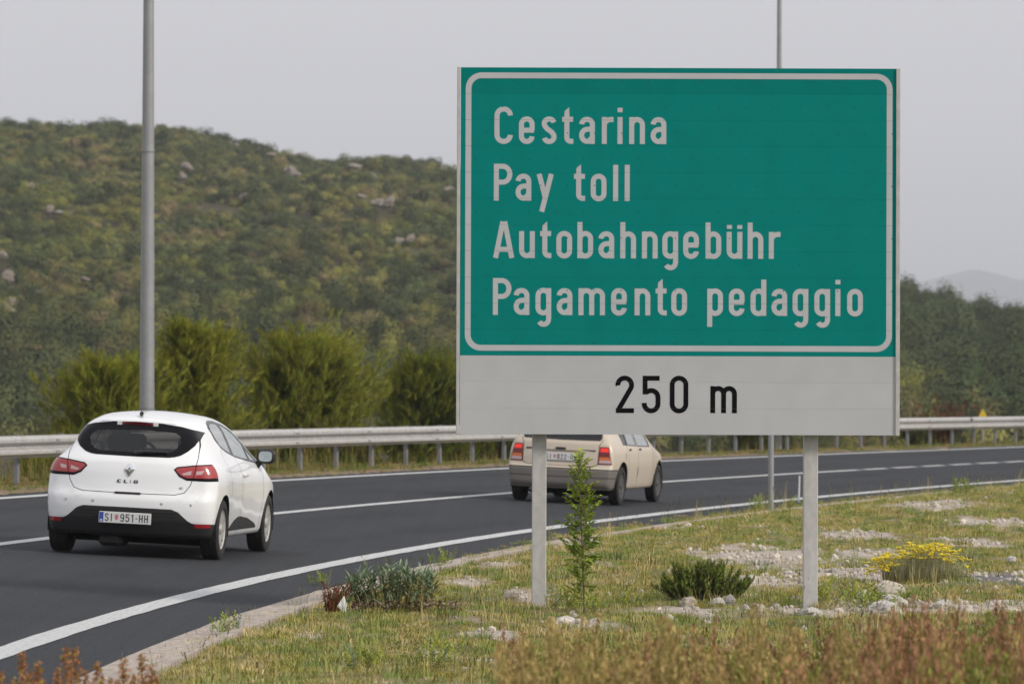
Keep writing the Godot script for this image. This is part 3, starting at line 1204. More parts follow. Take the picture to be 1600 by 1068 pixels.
func put_word(mb: MB, word: String, left: Array, base: float, scale_: float, hw: float, bands: Array, tf: Transform3D, z := 0.0) -> void:
	# each letter with its own left edge; cut at the joints given as [low, high] bands
	var k := 0
	for ch in word:
		if ch == " ": continue
		var j := 0
		for o in outlines(ch, hw):
			var p := PackedVector2Array()
			for a in o: p.append(Vector2((a.x + left[k]) * scale_, (a.y + base) * scale_))
			if bands.is_empty():
				mb.poly(p, z + 0.00025 * (j % 4), tf)
			for b in bands:
				var rect := PackedVector2Array([Vector2(-50, b[0]), Vector2(50, b[0]), Vector2(50, b[1]), Vector2(-50, b[1])])
				for q in Geometry2D.intersect_polygons(p, rect):
					if q.size() >= 3:
						mb.poly(q, z + 0.00025 * (j % 4), tf)
			j += 1
		k += 1


# ------------------------------------------------------------------ the toll sign
func build_sign() -> void:
	var px := 1.0 / 191.9       # metres per pixel of the photograph at the sign
	var w := 692.0 * px
	var h := 572.0 * px
	var x0 := -0.4534
	var d := 41.6
	var y0 := 1.400
	var at := Vector3(x0 + w * 0.5, ground_y(x0 + w * 0.5, d), -d)
	var sg := thing("road_sign", "large green and white toll road sign on two posts", "sign", at)
	var o := Vector3(-w * 0.5, y0 - at.y, 0)     # the sign's lower left corner in its own frame
	var tf := Transform3D(Basis(), o)
	var n := 14
	var pitch := h / n
	var bands := []
	for i in n:
		var lo := pitch * i + (0.0003 if i > 0 else 0.0)
		var hi := pitch * (i + 1) - (0.0003 if i < n - 1 else 0.0)
		bands.append([lo + 0.0005, hi - 0.0005])
		var green := i >= 3
		var k := rng.randf_range(0.96, 1.04)
		if i == n - 1: k = 0.9
		var mb := MB.new()
		mb.col = Color(k, k, k)
		mb.box(o + Vector3(w * 0.5, (lo + hi) * 0.5, -0.016), Vector3(w - 11.6 * px, hi - lo, 0.032), 0.0004)
		obj("plank", mb.mesh(), M.sign_green if green else M.sign_white, sg)
	# the green ends a little above the third joint: a thin green strip on the white plank below it is not needed
	var back := MB.new()
	back.box(o + Vector3(w * 0.5, h * 0.5, -0.045), Vector3(w - 13.0 * px, h - 0.01, 0.02), 0.0)
	obj("backing", back.mesh(), M.joint, sg)
	for s in [0, 1]:
		var mb := MB.new()
		var tw := 5.2 * px if s == 0 else 6.4 * px
		mb.box(o + Vector3(tw * 0.5 if s == 0 else w - tw * 0.5, h * 0.5, -0.02), Vector3(tw, h + 0.004, 0.07), 0.003)
		obj("edge_trim", mb.mesh(), M.aluminium, sg)
	# border line: rounded frame, cut at the joints
	var mb := MB.new()
	var L := 13.3 * px; var R := 680.0 * px; var B := 130.0 * px; var T := 564.0 * px; var t := 9.0 * px; var rad := 25.0 * px
	var quarter := func(cx: float, cy: float, a0: float) -> PackedVector2Array:
		var p := PackedVector2Array()
		arc(p, cx, cy, rad, rad, a0, a0 + 90.0, 10)
		var q := PackedVector2Array()
		arc(q, cx, cy, rad - t, rad - t, a0 + 90.0, a0, 10)
		p.append_array(q)
		return p
	var pieces := [
		PackedVector2Array([Vector2(L, B + rad), Vector2(L + t, B + rad), Vector2(L + t, T - rad), Vector2(L, T - rad)]),
		PackedVector2Array([Vector2(R - t, B + rad), Vector2(R, B + rad), Vector2(R, T - rad), Vector2(R - t, T - rad)]),
		PackedVector2Array([Vector2(L + rad, B), Vector2(R - rad, B), Vector2(R - rad, B + t), Vector2(L + rad, B + t)]),
		PackedVector2Array([Vector2(L + rad, T - t), Vector2(R - rad, T - t), Vector2(R - rad, T), Vector2(L + rad, T)]),
		quarter.call(L + rad, B + rad, 180.0), quarter.call(R - rad, B + rad, 270.0), quarter.call(R - rad, T - rad, 0.0), quarter.call(L + rad, T - rad, 90.0)]
	for p in pieces:
		for b in bands:
			var rect := PackedVector2Array([Vector2(-50, b[0]), Vector2(50, b[0]), Vector2(50, b[1]), Vector2(-50, b[1])])
			for q in Geometry2D.intersect_polygons(p, rect):
				if q.size() >= 3: mb.poly(q, 0.0016, tf)
	obj("border_line", mb.mesh(), M.sign_white, sg)
	# five lines of lettering; left edges and base lines in pixels of the photograph
	var lines := [
		["Cestarina", [770.9, 809.1, 844.7, 876.6, 903.2, 938.5, 963.3, 981.3, 1014.8], 226.0],
		["Pay toll", [770.2, 804.2, 837.7, 895.3, 921.6, 956.5, 974.6], 315.0],
		["Autobahngebühr", [769.4, 810.0, 842.8, 868.2, 901.0, 933.9, 968.0, 1001.8, 1033.7, 1066.2, 1101.0, 1134.0, 1166.7, 1199.8], 404.4],
		["Pagamento pedaggio", [769.4, 801.8, 835.9, 869.0, 903.0, 953.9, 990.6, 1023.3, 1047.9, 1104.0, 1137.7, 1171.6, 1204.2, 1237.2, 1271.2, 1304.2, 1322.4], 493.2],
		["250 m", [961.2, 1002.5, 1046.0, 1109.4], 645.0]]
	for ln in lines:
		var left := []
		for q in ln[1]: left.append(q - 712.5)
		var bare: String = ln[0].replace(" ", "")
		for z in bare.length():
			mb = MB.new()
			put_word(mb, bare[z], [left[z]], 679.0 - ln[2], px, 3.75 if ln[0] == "250 m" else 3.95, bands, tf, 0.0016)
			obj("letter", mb.mesh(), M.sign_black if ln[0] == "250 m" else M.sign_white, sg)
	mb = MB.new()
	for i in range(3, n):
		for k in 16:
			mb.lathe(o + Vector3(0.15 + k * 0.22 + (0.09 if i % 2 else 0.0), pitch * (i + 0.5), 0.0), [Vector2(0.0, 0.006), Vector2(0.0022, 0.0052), Vector2(0.003, 0.0)], 8, Vector3.BACK)
	tag(obj("rivets", mb.mesh(), M.joint, sg), "", "", "", "stuff")
	# two posts of rectangular section, and the rails that carry the planks
	for q in [[0.226, 41.72], [2.441, 41.72]]:
		var gy := ground_y(q[0], q[1])
		var pm := MB.new()
		var c := Vector3(q[0] - at.x, 0, -q[1] + d - 0.06)
		var top := y0 + h - 0.08
		var hh := top - gy + 0.3
		pm.box(c + Vector3(0, gy - at.y - 0.3 + hh * 0.5, 0), Vector3(0.118, hh, 0.1), 0.006)
		obj("post", pm.mesh(), M.aluminium, sg)
	for y in [0.25, 1.05, 1.9, 2.7]:
		var pm := MB.new()
		pm.box(o + Vector3(w * 0.5, y, -0.075), Vector3(w - 0.2, 0.06, 0.04), 0.003)
		obj("back_rail", pm.mesh(), M.aluminium, sg)


# ------------------------------------------------------------------ lamp posts, sign post, marker post
func build_poles() -> void:
	var spec := [["tall grey steel lamp post standing behind the white car", -5.72, 80.2, 0.122, 0.068, 10.5], ["grey lamp post rising behind the toll sign", 6.12, 117.5, 0.085, 0.05, 11.0]]
	for a in spec:
		var p := thing("lamp_post", a[0], "lamp post", on_ground(a[1], a[2], -0.05))
		var mb := MB.new()
		var hgt: float = a[5]
		var path := []
		var rad := []
		for i in 22:
			var t := i / 21.0
			path.append(Vector3(0, hgt * t, 0))
			rad.append(lerpf(a[3], a[4], t))
		mb.tube(path, rad, 16)
		obj("pole", mb.mesh(), M.pole_steel, p)
		mb = MB.new()
		mb.lathe(Vector3(0, 5.12, 0), [Vector2(0, a[3] * 0.9), Vector2(0.0, a[3] * 0.82), Vector2(0.03, a[3] * 0.82), Vector2(0.03, a[3] * 0.7)], 16, Vector3.UP)
		obj("joint_ring", mb.mesh(), M.pole_steel, p)
		mb = MB.new()
		mb.lathe(Vector3(0, 1.02, 0), [Vector2(0, a[3] * 0.95), Vector2(0.0, a[3] * 1.0), Vector2(0.09, a[3] * 1.0), Vector2(0.09, a[3] * 0.9)], 16, Vector3.UP)
		obj("dark_band", mb.mesh(), M.post_steel, p)
		mb = MB.new()
		mb.box(Vector3(0, 0.03, 0), Vector3(0.36, 0.05, 0.36), 0.006)
		obj("base_plate", mb.mesh(), M.post_steel, p)
		mb = MB.new()
		mb.tube([Vector3(0, hgt, 0), Vector3(0.5, hgt + 0.5, 0.2), Vector3(1.4, hgt + 0.75, 0.5)], [0.055, 0.045, 0.04], 8)
		obj("arm", mb.mesh(), M.pole_steel, p)
		mb = MB.new()
		mb.box(Vector3(1.75, hgt + 0.78, 0.62), Vector3(0.7, 0.12, 0.28), 0.04, Basis(Vector3.UP, -0.33))
		obj("lamp_head", mb.mesh(), M.pole_steel, p)
		mb = MB.new()
		mb.box(Vector3(1.78, hgt + 0.712, 0.63), Vector3(0.45, 0.02, 0.2), 0.008, Basis(Vector3.UP, -0.33))
		obj("lamp_glass", mb.mesh(), M.clear_lens, p)
	var sp := thing("sign_post", "thin grey metal post standing in grass behind the toll sign", "post", on_ground(3.915, 77.2, -0.04))
	var mb := MB.new()
	mb.tube([Vector3(0, -0.1, 0), Vector3(0.0, 2.6, 0)], [0.043, 0.043], 14)
	obj("pole", mb.mesh(), M.pole_steel, sp)
	mb = MB.new()
	mb.lathe(Vector3(0, 2.6, 0), [Vector2(0, 0.046), Vector2(0.02, 0.04), Vector2(0.03, 0.001)], 14, Vector3.UP)
	obj("cap", mb.mesh(), M.post_steel, sp)
	var mk := obj("marker_stake", null, M.plate_white)
	mb = MB.new()
	mb.tube([Vector3(0, -0.05, 0), Vector3(0.012, 0.42, 0)], [0.017, 0.014], 8)
	mk.mesh = mb.mesh()
	mk.position = on_ground(4.62, 82.3, 0.0)
	tag(mk, "thin white stake at the road edge beside the right sign post", "stake")


# ------------------------------------------------------------------ cars
class CarShape:
	var P: PackedFloat32Array
	var D: PackedFloat32Array
	var R: PackedFloat32Array
	var T: PackedFloat32Array
	var F: PackedFloat32Array
	var length := 4.0
	var floor_h := 0.19
	var bulge_r := 0.13
	var bulge_f := 0.35
	var crown := 0.07
	var k_side := 0.12
	var k_top := 0.12

	static func lut(pts: Array, lo: float, hi: float, smooth: int) -> PackedFloat32Array:
		var a := PackedFloat32Array()
		for i in 256:
			var x := lerpf(lo, hi, i / 255.0)
			var y: float = pts[-1][1]
			if x <= pts[0][0]:
				y = pts[0][1]
			else:
				for k in pts.size() - 1:
					if x < pts[k + 1][0]:
						y = lerpf(pts[k][1], pts[k + 1][1], (x - pts[k][0]) / (pts[k + 1][0] - pts[k][0]))
						break
			a.append(y)
		for it in 2:
			var b := a.duplicate()
			for i in 256:
				var s := 0.0
				for k in range(-smooth, smooth + 1):
					s += a[clampi(i + k, 0, 255)]
				b[i] = s / (2 * smooth + 1)
			a = b
		return a

	func at(t: PackedFloat32Array, x01: float) -> float:
		var f := clampf(x01, 0.0, 0.9999) * 255.0
		var i := int(f)
		return t[i] + (t[i + 1] - t[i]) * (f - i)

	func smax(a: float, b: float, k: float) -> float:
		var h := maxf(k - absf(a - b), 0.0) / k
		return maxf(a, b) + h * h * k * 0.25

	func f(l: float, w0: float, h: float) -> float:
		var w := absf(w0)
		var hn := (h - 0.0) / 1.6
		var ln := (l + 0.2) / (length + 0.4)
		var side := w - at(P, ln) + at(D, hn)
		if h > 0.9 and l < 1.1:
			side += 0.10 * (1.1 - l) * smoothstep(0.9, 1.15, h)
		var wb := pow(w / 0.8, 2.6)
		var rear := at(R, hn) + bulge_r * wb - l
		var front := l - at(F, hn) + bulge_f * wb
		var top := h - at(T, ln) + crown * (w / 0.6) * (w / 0.6)
		var a := smax(side, rear, k_side)
		a = smax(a, front, 0.25)
		a = smax(a, top, k_top)
		return smax(a, floor_h - h, 0.05)

	func grad(p: Vector3) -> Vector3:
		var e := 0.004
		return Vector3(f(p.x + e, p.y, p.z) - f(p.x - e, p.y, p.z), f(p.x, p.y + e, p.z) - f(p.x, p.y - e, p.z), f(p.x, p.y, p.z + e) - f(p.x, p.y, p.z - e)) / (2.0 * e)

	func rear_l(w: float, h: float) -> float:
		var lo := -0.2
		var hi := 1.6
		for i in 30:
			var m := (lo + hi) * 0.5
			if f(m, w, h) > 0.0: lo = m
			else: hi = m
		return hi

	func side_w(l: float, h: float) -> float:
		var lo := 0.3
		var hi := 1.1
		for i in 30:
			var m := (lo + hi) * 0.5
			if f(l, m, h) < 0.0: lo = m
			else: hi = m
		return lo

	# surface nets over half of the car; points are (l, w, h)
	func net(c: float) -> Array:
		var nl := int((length + 0.2) / c) + 2
		var nw := int(0.95 / c) + 2
		var nh := int(1.5 / c) + 2
		var val := PackedFloat32Array()
		val.resize(nl * nw * nh)
		for i in nl:
			for k in nw:
				for j in nh:
					val[(i * nw + k) * nh + j] = f(-0.1 + i * c, (k - 0.5) * c, 0.08 + j * c)
		var cell := {}
		var pts := []
		for i in nl - 1:
			for k in nw - 1:
				for j in nh - 1:
					var s := Vector3.ZERO
					var n := 0
					for e in 12:
						var ax := e / 4
						var o1 := (e >> 0) & 1
						var o2 := (e >> 1) & 1
						var a := Vector3i(i, k, j)
						var b1 := (ax + 1) % 3
						var b2 := (ax + 2) % 3
						a[b1] += o1
						a[b2] += o2
						var b := a
						b[ax] += 1
						var va := val[(a.x * nw + a.y) * nh + a.z]
						var vb := val[(b.x * nw + b.y) * nh + b.z]
						if (va < 0.0) != (vb < 0.0):
							var t := va / (va - vb)
							s += Vector3(a).lerp(Vector3(b), t)
							n += 1
					if n > 0:
						s /= n
						var p := Vector3(-0.1 + s.x * c, (s.y - 0.5) * c, 0.08 + s.z * c)
						if k == 0: p.y = 0.0
						for it in 3:
							var g := grad(p)
							p -= g * (f(p.x, p.y, p.z) / maxf(g.length_squared(), 0.05))
							if k == 0: p.y = 0.0
						cell[(i * nw + k) * nh + j] = pts.size()
						pts.append(p)
		var tris := []
		for i in nl - 1:
			for k in nw - 1:
				for j in nh - 1:
					if i == 0 or k == 0 or j == 0: continue
					var v0 := val[(i * nw + k) * nh + j]
					for ax in 3:
						var b := Vector3i(i, k, j)
						b[ax] += 1
						var v1 := val[(b.x * nw + b.y) * nh + b.z]
						if (v0 < 0.0) == (v1 < 0.0): continue
						var u := Vector3i.ZERO
						var w := Vector3i.ZERO
						u[(ax + 1) % 3] = 1
						w[(ax + 2) % 3] = 1
						var o := Vector3i(i, k, j)
						var q := []
						for d in [o - u - w, o - w, o, o - u]:
							q.append(cell.get((d.x * nw + d.y) * nh + d.z, -1))
						if q.has(-1): continue
						tris.append([q[0], q[1], q[2]])
						tris.append([q[0], q[2], q[3]])
		return [pts, tris]


func pl(a: Array) -> PackedVector2Array:
	var p := PackedVector2Array()
	for q in a: p.append(Vector2(q[0], q[1]))
	return p

func line_poly(a: Array, width: float) -> PackedVector2Array:
	var q := PackedVector2Array()
	for b in a: q.append(Vector2(b[0], b[1]) * 256.0)
	var o := Geometry2D.offset_polyline(q, width * 128.0, Geometry2D.JOIN_MITER, Geometry2D.END_BUTT)
	var r := PackedVector2Array()
	for b in o[0]: r.append(b / 256.0)
	return r

func circle_poly(x: float, y: float, r: float) -> PackedVector2Array:
	var p := PackedVector2Array()
	for i in 40: p.append(Vector2(x + r * cos(TAU * i / 40), y + r * sin(TAU * i / 40)))
	return p

func box2(a: float, b: float, c: float, d: float) -> PackedVector2Array:
	return pl([[a, c], [b, c], [b, d], [a, d]])

# regions: [name, material, inset, split left and right, [[projection, polygon] ...]]; projection "r" = (w, h), "s" = (l, h)
func skin_car(shape: CarShape, regions: Array, cellsize: float, root: Node3D, lc: float, paint: String) -> void:
	var nt := shape.net(cellsize)
	var pts: Array = nt[0]
	var nrm := []
	for p in pts: nrm.append(shape.grad(p).normalized())
	var made := {}
	var emit := func(key: String, poly: Array, tp: Array, tn: Array, inset: float, both: bool) -> void:
		var pp := []
		var nn := []
		for b in poly:
			var p: Vector3 = tp[0] * b.x + tp[1] * b.y + tp[2] * b.z
			var m: Vector3 = (tn[0] * b.x + tn[1] * b.y + tn[2] * b.z).normalized()
			pp.append(p + m * inset)
			nn.append(m)
		for side in [1.0, -1.0]:
			var k := key + ("|R" if side > 0 and not both else ("|L" if not both else ""))
			if not made.has(k): made[k] = MB.new()
			var mb: MB = made[k]
			for i in range(1, pp.size() - 1):
				var t := []
				var u := []
				for z in [0, i, i + 1]:
					t.append(Vector3(pp[z].y * side, pp[z].z, -(pp[z].x - lc)))
					u.append(Vector3(nn[z].y * side, nn[z].z, -nn[z].x))
				if (t[1] - t[0]).cross(t[2] - t[0]).length_squared() > 1e-14:
					mb.tri(t[0], t[1], t[2], u[0], u[1], u[2])
	var bounds := []
	for r in regions:
		var bb := []
		for c in r[4]:
			var lo: Vector2 = c[1][0]
			var hi := lo
			for q in c[1]:
				lo = lo.min(q)
				hi = hi.max(q)
			bb.append([lo, hi])
		bounds.append(bb)
	var to2 := func(pr: String, p: Vector3) -> Vector2:
		return Vector2(p.y, p.z) if pr == "r" else Vector2(p.x, p.z)
	for t in nt[1]:
		var tp := [pts[t[0]], pts[t[1]], pts[t[2]]]
		var tn := [nrm[t[0]], nrm[t[1]], nrm[t[2]]]
		var rest := [[Vector3(1, 0, 0), Vector3(0, 1, 0), Vector3(0, 0, 1)]]
		for ri in regions.size():
			var r = regions[ri]
			var hit := true
			for ci in r[4].size():
				var pr: String = r[4][ci][0]
				var lo := Vector2(1e9, 1e9)
				var hi := -lo
				for p in tp:
					var q: Vector2 = to2.call(pr, p)
					lo = lo.min(q)
					hi = hi.max(q)
				var bb = bounds[ri][ci]
				if hi.x < bb[0].x or hi.y < bb[0].y or lo.x > bb[1].x or lo.y > bb[1].y:
					hit = false
					break
			if not hit: continue
			var inside := rest
			var kept := []
			for c in r[4]:
				var pr: String = c[0]
				var a: Vector2 = to2.call(pr, tp[0])
				var b: Vector2 = to2.call(pr, tp[1])
				var d: Vector2 = to2.call(pr, tp[2])
				var det := (b - a).cross(d - a)
				var next := []
				for poly in inside:
					if absf(det) < 1e-9:
						var cen := Vector2.ZERO
						for q in poly: cen += a * q.x + b * q.y + d * q.z
						cen /= poly.size()
						if Geometry2D.is_point_in_polygon(cen, c[1]): next.append(poly)
						else: kept.append(poly)
						continue
					var p2 := PackedVector2Array()
					for q in poly: p2.append((a * q.x + b * q.y + d * q.z) * 1000.0)
					var big := PackedVector2Array()
					for q in c[1]: big.append(q * 1000.0)
					var back := func(res: Array) -> Array:
						var outp := []
						for o in res:
							if o.size() < 3: continue
							var sets := [o]
							if o.size() > 3:
								sets = []
								var ix := Geometry2D.triangulate_polygon(o)
								for z in range(0, ix.size(), 3):
									sets.append(PackedVector2Array([o[ix[z]], o[ix[z + 1]], o[ix[z + 2]]]))
							for s in sets:
								var bary := []
								for q in s:
									var v: Vector2 = q / 1000.0 - a
									var y := v.cross(d - a) / det
									var z2 := (b - a).cross(v) / det
									bary.append(Vector3(1.0 - y - z2, y, z2))
								outp.append(bary)
						return outp
					var inn := Geometry2D.intersect_polygons(p2, big)
					if inn.is_empty():
						kept.append(poly)
						continue
					next.append_array(back.call(inn))
					kept.append_array(back.call(Geometry2D.clip_polygons(p2, big)))
				inside = next
				if inside.is_empty(): break
			if not inside.is_empty() and r[0] != "":
				for poly in inside: emit.call(r[0] + "#" + r[1], poly, tp, tn, r[2], not r[3])
			rest = kept if not inside.is_empty() else rest
			if rest.is_empty(): break
		for poly in rest:
			emit.call("body#" + paint, poly, tp, tn, 0.0, true)
			emit.call("cabin_lining#lining", poly, tp, tn, -0.025, true)
	for k in made:
		var called: String = k.split("#")[0]
		var m: String = k.split("#")[1].split("|")[0]
		obj(called, made[k].mesh(), M[m], root)

func make_wheel(root: Node3D, at: Vector3, r: float, width: float, out: float, style: String) -> void:
	var wh := Node3D.new()
	var nm := "wheel"
	var k := 0
	while root.has_node(nm):
		k += 1
		nm = "wheel_%03d" % k
	wh.name = nm
	root.add_child(wh)
	wh.position = at
	var hw := width * 0.5
	var rim := r * 0.67
	var mb := MB.new()
	mb.lathe(Vector3.ZERO, [Vector2(-hw * 0.8, rim * 0.96), Vector2(-hw * 0.98, rim * 1.06), Vector2(-hw, (r + rim) * 0.5), Vector2(-hw * 0.9, r * 0.965), Vector2(-hw * 0.78, r * 0.995), Vector2(-0.012, r), Vector2(-0.01, r - 0.006), Vector2(0.01, r - 0.006), Vector2(0.012, r), Vector2(hw * 0.78, r * 0.995), Vector2(hw * 0.9, r * 0.965), Vector2(hw, (r + rim) * 0.5), Vector2(hw * 0.98, rim * 1.06), Vector2(hw * 0.8, rim * 0.96)], 40)
	obj("tyre", mb.mesh(), M.tyre_rubber, wh)
	mb = MB.new()
	mb.lathe(Vector3.ZERO, [Vector2(-hw * 0.7, 0.0), Vector2(-hw * 0.7, rim * 0.97), Vector2(hw * 0.7, rim * 0.97), Vector2(hw * 0.2, rim * 0.9), Vector2(hw * 0.2, 0.0)], 32)
	obj("wheel_drum", mb.mesh(), M.dark_gap, wh)
	mb = MB.new()
	var s := out
	var f := hw * 0.72
	mb.lathe(Vector3.ZERO, [Vector2(s * (f - 0.03), rim * 0.88), Vector2(s * f, rim * 0.90), Vector2(s * (f + 0.012), rim * 0.97), Vector2(s * (f + 0.004), rim * 1.0), Vector2(s * (f - 0.02), rim * 1.0)], 40)
	var spokes := 9 if style == "alloy" else 12
	for i in spokes:
		var a := TAU * i / spokes
		var dir := Vector3(0, cos(a), sin(a))
		var tan := Vector3(0, -sin(a), cos(a))
		var wid0 := rim * (0.13 if style == "alloy" else 0.16)
		var wid1 := rim * (0.22 if style == "alloy" else 0.18)
		var x0 := Vector3(s * (f - 0.004), 0, 0)
		var x1 := Vector3(s * (f + 0.004), 0, 0)
		var pa := dir * rim * 0.18
		var pb := dir * rim * 0.92
		mb.quad(pa + x0 - tan * wid0, pb + x1 - tan * wid1, pb + x1 + tan * wid1, pa + x0 + tan * wid0, Vector3(s, 0, 0))
		var dn := Vector3(-s * 0.025, 0, 0)
		mb.quad(pa + x0 - tan * wid0, pb + x1 - tan * wid1, pb + x1 - tan * wid1 + dn, pa + x0 - tan * wid0 + dn, -tan)
		mb.quad(pa + x0 + tan * wid0, pb + x1 + tan * wid1, pb + x1 + tan * wid1 + dn, pa + x0 + tan * wid0 + dn, tan)
	mb.lathe(Vector3.ZERO, [Vector2(s * (f - 0.01), rim * 0.26), Vector2(s * (f + 0.006), rim * 0.24), Vector2(s * (f + 0.014), rim * 0.14), Vector2(s * (f + 0.014), 0.0)], 24)
	obj("rim", mb.mesh(), M.alloy if style == "alloy" else M.old_steel, wh)

func car_common(root: Node3D, shape: CarShape, rear: float, base: float, lc: float, r: float, track: float, tw: float, style: String, belt: float) -> void:
	var L := func(l: float) -> float: return -(l - lc)
	for l in [rear, rear + base]:
		for s in [1.0, -1.0]:
			make_wheel(root, Vector3(s * (track - tw * 0.5), r, L.call(l)), r, tw, s, style)
			var mb := MB.new()
			var ra := r * 1.13
			for i in 20:
				var a0 := PI * (i / 20.0) * 1.16 - 0.25
				var a1 := PI * ((i + 1) / 20.0) * 1.16 - 0.25
				var p0 := Vector3(0, r + ra * sin(a0), L.call(l) + ra * cos(a0))
				var p1 := Vector3(0, r + ra * sin(a1), L.call(l) + ra * cos(a1))
				var xo := Vector3(s * (track + 0.004), 0, 0)
				var xi := Vector3(s * (track - 0.34), 0, 0)
				mb.quad(p0 + xo * 0.985, p1 + xo * 0.985, p1 + xi, p0 + xi, Vector3(0, r, L.call(l)) - p0)
				mb.flat(p0 + xi, p1 + xi, Vector3(0, r, L.call(l)) + xi, Vector3(s, 0, 0))
			obj("wheel_arch", mb.mesh(), M.dark_gap, root)
	var mb := MB.new()
	mb.box(Vector3(0, shape.floor_h + 0.02, L.call(rear + base * 0.5)), Vector3(track * 1.3, 0.05, shape.length - 0.9), 0.01)
	mb.tube([Vector3(-0.2, 0.22, L.call(0.2)), Vector3(-0.2, 0.24, L.call(1.2))], [0.05, 0.05], 8)
	obj("underbody", mb.mesh(), M.dark_gap, root)
	mb = MB.new()
	mb.box(Vector3(0, 0.16, L.call(rear)), Vector3(track * 1.5, 0.07, 0.09), 0.02)
	obj("axle_beam", mb.mesh(), M.dark_gap, root)
	# inside
	mb = MB.new()
	mb.box(Vector3(0, belt - 0.16, L.call(rear + base - 0.55)), Vector3(track * 1.55, 0.22, 0.5), 0.06)
	obj("dashboard", mb.mesh(), M.lining, root)
	for q in [[1.55, 0.0], [2.35, 0.0]]:
		for s in [-0.36, 0.36]:
			mb = MB.new()
			var ls: float = q[0] - 0.1
			var tilt := Basis(Vector3.RIGHT, 0.28)
			mb.box(Vector3(s, 0.42, L.call(ls + 0.22)), Vector3(0.5, 0.16, 0.5), 0.05)
			mb.box(Vector3(s, 0.74, L.call(ls - 0.1)), Vector3(0.48, 0.56, 0.12), 0.05, tilt)
			mb.box(Vector3(s, belt + 0.13, L.call(ls - 0.20)), Vector3(0.24, 0.17, 0.09), 0.04, tilt)
			obj("seat", mb.mesh(), M.seat_cloth, root)
	mb = MB.new()
	var ring := []
	var rr := []
	for i in 19:
		var a := TAU * i / 18
		ring.append(Vector3(-0.36 + 0.18 * cos(a), belt - 0.04 + 0.17 * sin(a), L.call(rear + base - 0.9 + 0.07 * sin(a))))
		rr.append(0.016)
	mb.tube(ring, rr, 6)
	obj("steering_wheel", mb.mesh(), M.lining, root)

func wing_mirror(root: Node3D, at: Vector3, s: float, m: Material, size: Vector3) -> void:
	var mi := Node3D.new()
	mi.name = "wing_mirror" if not root.has_node("wing_mirror") else "wing_mirror_001"
	root.add_child(mi)
	mi.position = at
	var mb := MB.new()
	# housing: a superellipsoid, flat towards the rear
	var nu := 20
	var nv := 10
	var p := []
	for j in nv + 1:
		for i in nu:
			var a := TAU * i / nu
			var b := PI * j / nv
			var sp := func(x: float, e: float) -> float: return signf(x) * pow(absf(x), e)
			var d := Vector3(sp.call(cos(a), 0.75) * sp.call(sin(b), 0.8), sp.call(sin(a), 0.75) * sp.call(sin(b), 0.8), cos(b))
			var z := d.z * size.z * (0.35 if d.z > 0 else 1.0)
			p.append(Vector3(d.x * size.x, d.y * size.y, z))
	for j in nv:
		for i in nu:
			var i2 := (i + 1) % nu
			mb.quad(p[j * nu + i], p[j * nu + i2], p[(j + 1) * nu + i2], p[(j + 1) * nu + i], p[j * nu + i] + p[(j + 1) * nu + i2])
	mb.tube([Vector3(-s * size.x * 0.6, -size.y * 0.6, -0.01), Vector3(-s * size.x * 1.15, -size.y * 1.7, -0.03), Vector3(-s * size.x * 1.35, -size.y * 2.1, -0.05)], [0.035, 0.03, 0.035], 8)
	obj("housing", mb.mesh(), m, mi)
	mb = MB.new()
	var q := PackedVector2Array()
	for i in 24:
		var a := TAU * i / 24
		q.append(Vector2(signf(cos(a)) * pow(absf(cos(a)), 0.6) * size.x * 0.70 - s * 0.004, signf(sin(a)) * pow(absf(sin(a)), 0.6) * size.y * 0.68))
	mb.poly(q, 0.0, Transform3D(Basis(Vector3.UP, -s * 0.14) * Basis(Vector3.RIGHT, -0.06), Vector3(0, 0, size.z * 0.43)))
	obj("mirror_glass", mb.mesh(), M.mirror_glass, mi)

func stand_on_road(root: Node3D, x: float, d: float, head: float) -> void:
	var u := road_u(x, d)
	root.position = Vector3(x, level(u, d) + 0.004, -d)
	var fw := Vector3(sin(head), 0, -cos(head))
	var left := Vector3(-cos(head), 0, -sin(head))
	# slope of the banked road along both directions
	var hh := rh[clampi(int((last_s + 60) * 2), 0, 620)]
	var out := Vector3(-cos(hh), 0, -sin(hh))
	fw.y = BANK * fw.dot(out) + GRADE * cos(head)
	left.y = BANK * left.dot(out) - GRADE * sin(head)
	fw = fw.normalized()
	var up := left.cross(fw)
	if up.y < 0: up = -up
	up = up.normalized()
	var right := fw.cross(up).normalized()
	root.basis = Basis(right, up, -fw)

